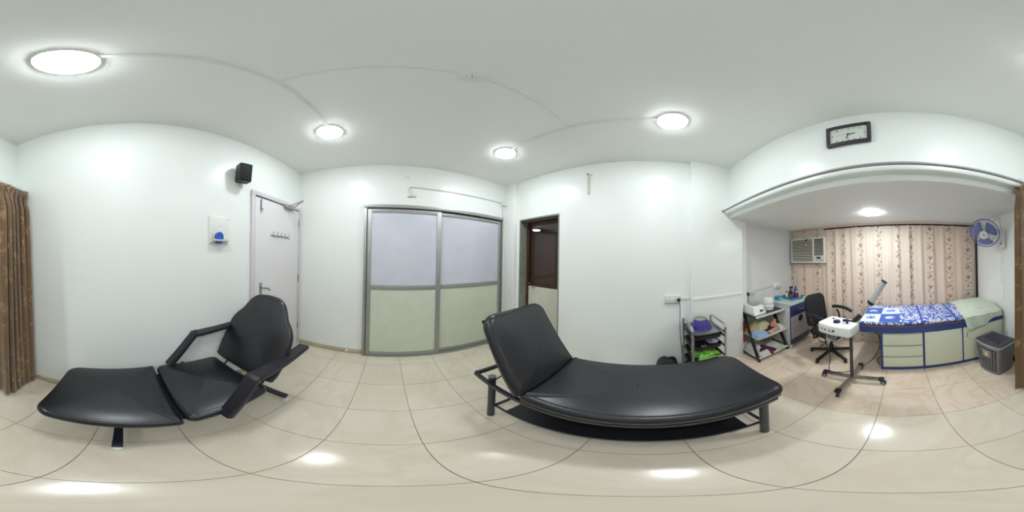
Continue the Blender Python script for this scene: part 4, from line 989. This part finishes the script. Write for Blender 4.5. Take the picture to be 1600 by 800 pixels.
gd.tube([(RF*cos(a*pi/16), RF*sin(a*pi/16), 0) for a in range(32)], .006, 8, 2, True).build('guard_ring', 'fanring', wf)
m_ = fb()
for k in range(40):
    a = 2*pi*k/40
    m_.tube([(.045*cos(a), .045*sin(a), .052), (.11*cos(a), .11*sin(a), .045), (RF*cos(a), RF*sin(a), 0)], .0016, 4, 3)
    m_.tube([(.05*cos(a), .05*sin(a), -.05), (.12*cos(a), .12*sin(a), -.048), (RF*cos(a), RF*sin(a), 0)], .0016, 4, 3)
m_.tube([(.12*cos(a*pi/16), .12*sin(a*pi/16), .042) for a in range(32)], .0022, 6, 2, True)
m_.build('guard_wires', 'wire', wf)
fb().lathe([(.054, .050), (.052, .058), (.03, .063), (.001, .064)], 28).build('badge', 'white', wf)
m_ = fb(); m_.tube([(-.012, .014, .0645), (.008, .012, .0645), (.012, 0, .0645), (.006, -.018, .0645)], .003, 6).build('emblem', 'print_dk', wf)
for k in range(3):
    a0 = 2*pi*k/3+.5; m_ = fb(); top = []; 
    for i in range(7):
        r_ = .03+i*.021; w_ = .28+.50*sin(pi*min(1, (i+1)/7.0)*.62); row = []
        for j in range(7):
            a = a0+(j/6-.5)*2*w_; row.append((r_*cos(a), r_*sin(a), .004+.030*(j/6-.5)))
        top.append(row)
    m_.rings(top, closed=False); bl_ = m_.build('blade', 'fanblue', wf); sd = bl_.modifiers.new('thick', 'SOLIDIFY'); sd.thickness = .002
for y, z1_ in ((-.035, -.43), (.015, -.64)):
    MB().tube([(.03, y, 0), (.03, y, z1_)], .0018, 5, 1).lathe([(.001, 0), (.005, -.008), (.003, -.02), (.001, -.022)], 8, (.03, y, z1_)).build('pull_cord', 'offwhite', wf)
o = tag(MB().tube([(-1.248, -1.95, 1.93), (-1.245, -1.78, 1.955), (-1.245, -1.76, 1.86), (-1.245, -1.74, 1.78), (-1.245, -1.72, 1.755)], .003, 6, 5).build('fan_wire', 'print_gr'), 'thin grey wire dropping from the alcove ceiling to the wall fan', 'wire')

# ---------------------------------------------------------------- curtain rod and brown curtain
rd = thing('curtain_rod', 'long grey metal curtain rod in front of the alcove beam', 'curtain rod', (.265, -.944, 2.06))
MB().cyl((-1.517, 0, 0), (1.515, 0, -.002), .0125, seg=16).build('rod', 'alu', rd)
for x in (-1.51, 1.508): MB().cyl((x, 0, 0), (x+(.008 if x > 0 else -.008), 0, 0), .022, seg=16).build('end_socket', 'chrome', rd)
bcn = thing('brown_curtain', 'brown patterned curtain gathered at the end of the metal rod', 'curtain', (-1.05, -.944, 0))
mb = MB(); rows = []; uv = []; n = 150; m = 50
Pq = []
for i in range(n+1):
    s_ = i/n; a = s_*2*pi*6.2+2.2
    Pq.append((a, s_))
for j in range(m+1):
    f_ = j/m; z_ = .028+(2.035-.028)*f_; row = []
    for i, (a, s_) in enumerate(Pq):
        pinch = 1-.42*math.exp(-((f_-.955)/.03)**2)
        ampy = (.062+.020*(1-f_)+.012*sin(s_*9+1))*pinch; ampx = .016+.010*(1-f_)
        x = -.185+.375*s_*(1.0+.03*(1-f_))+ampx*sin(2*a+.4)
        yy = ampy*cos(a+.25*sin(3*f_+s_*5))+.012*(1-f_)
        row.append((x, yy, z_+.012*sin(a)*(1 if j == 0 else 0))); uv.append((s_*1.9, z_))
    rows.append(row)
mb.rings(rows, closed=False); mb.uv = uv; cc = mb.build('cloth', 'curtain', bcn, 60); sd = cc.modifiers.new('thick', 'SOLIDIFY'); sd.thickness = .002
for k in range(7):
    x = -.17+k*.06
    MB().tube([(x, .024*cos(a*pi/5), 2.060+.024*sin(a*pi/5)) for a in range(10)], .003, 6, 2, True).build('ring', 'chrome', bcn)

# ---------------------------------------------------------------- clock
ck = thing('wall_clock', 'wide rectangular wall clock with dark frame above the alcove rod', 'clock', (.322, YB, 2.468))
w_, h_ = .156, .115
MB().box(-w_, w_, .0, .034, h_-.026, h_, b=.006).box(-w_, w_, .0, .034, -h_, -h_+.026, b=.006).box(-w_, -w_+.026, .0, .034, -h_+.02, h_-.02, b=.006).box(w_-.026, w_, .0, .034, -h_+.02, h_-.02, b=.006).build('frame', 'clockfr', ck)
MB().box(-w_+.02, w_-.02, .001, .014, -h_+.02, h_-.02).build('dial', 'clockf', ck)
ex, ez = .112, .066
pos = {12: (0, ez), 1: (.042, ez), 2: (.082, ez-.006), 3: (ex, 0), 4: (.082, -ez+.006), 5: (.042, -ez), 6: (0, -ez), 7: (-.042, -ez), 8: (-.082, -ez+.006), 9: (-ex, 0), 10: (-.082, ez-.008), 11: (-.042, ez)}
for n_, (x, z_) in pos.items(): text('numeral', str(n_), .024, 'print_dk', ck, (-x, .0145, z_), (R(90), 0, R(180)))
MB().bar((0, .017, 0), (-.048, .017, .0015), .008, .002, (0, 1, 0)).build('hour_hand', 'print_dk', ck)
MB().bar((0, .019, 0), (.012, .019, -.052), .006, .002, (0, 1, 0)).build('minute_hand', 'print_dk', ck)
MB().bar((-.03, .021, .001), (.085, .021, -.001), .0016, .001, (0, 1, 0)).build('second_hand', 'print_gr', ck)
MB().cyl((0, .014, 0), (0, .023, 0), .006, seg=12).build('hand_pin', 'print_dk', ck)
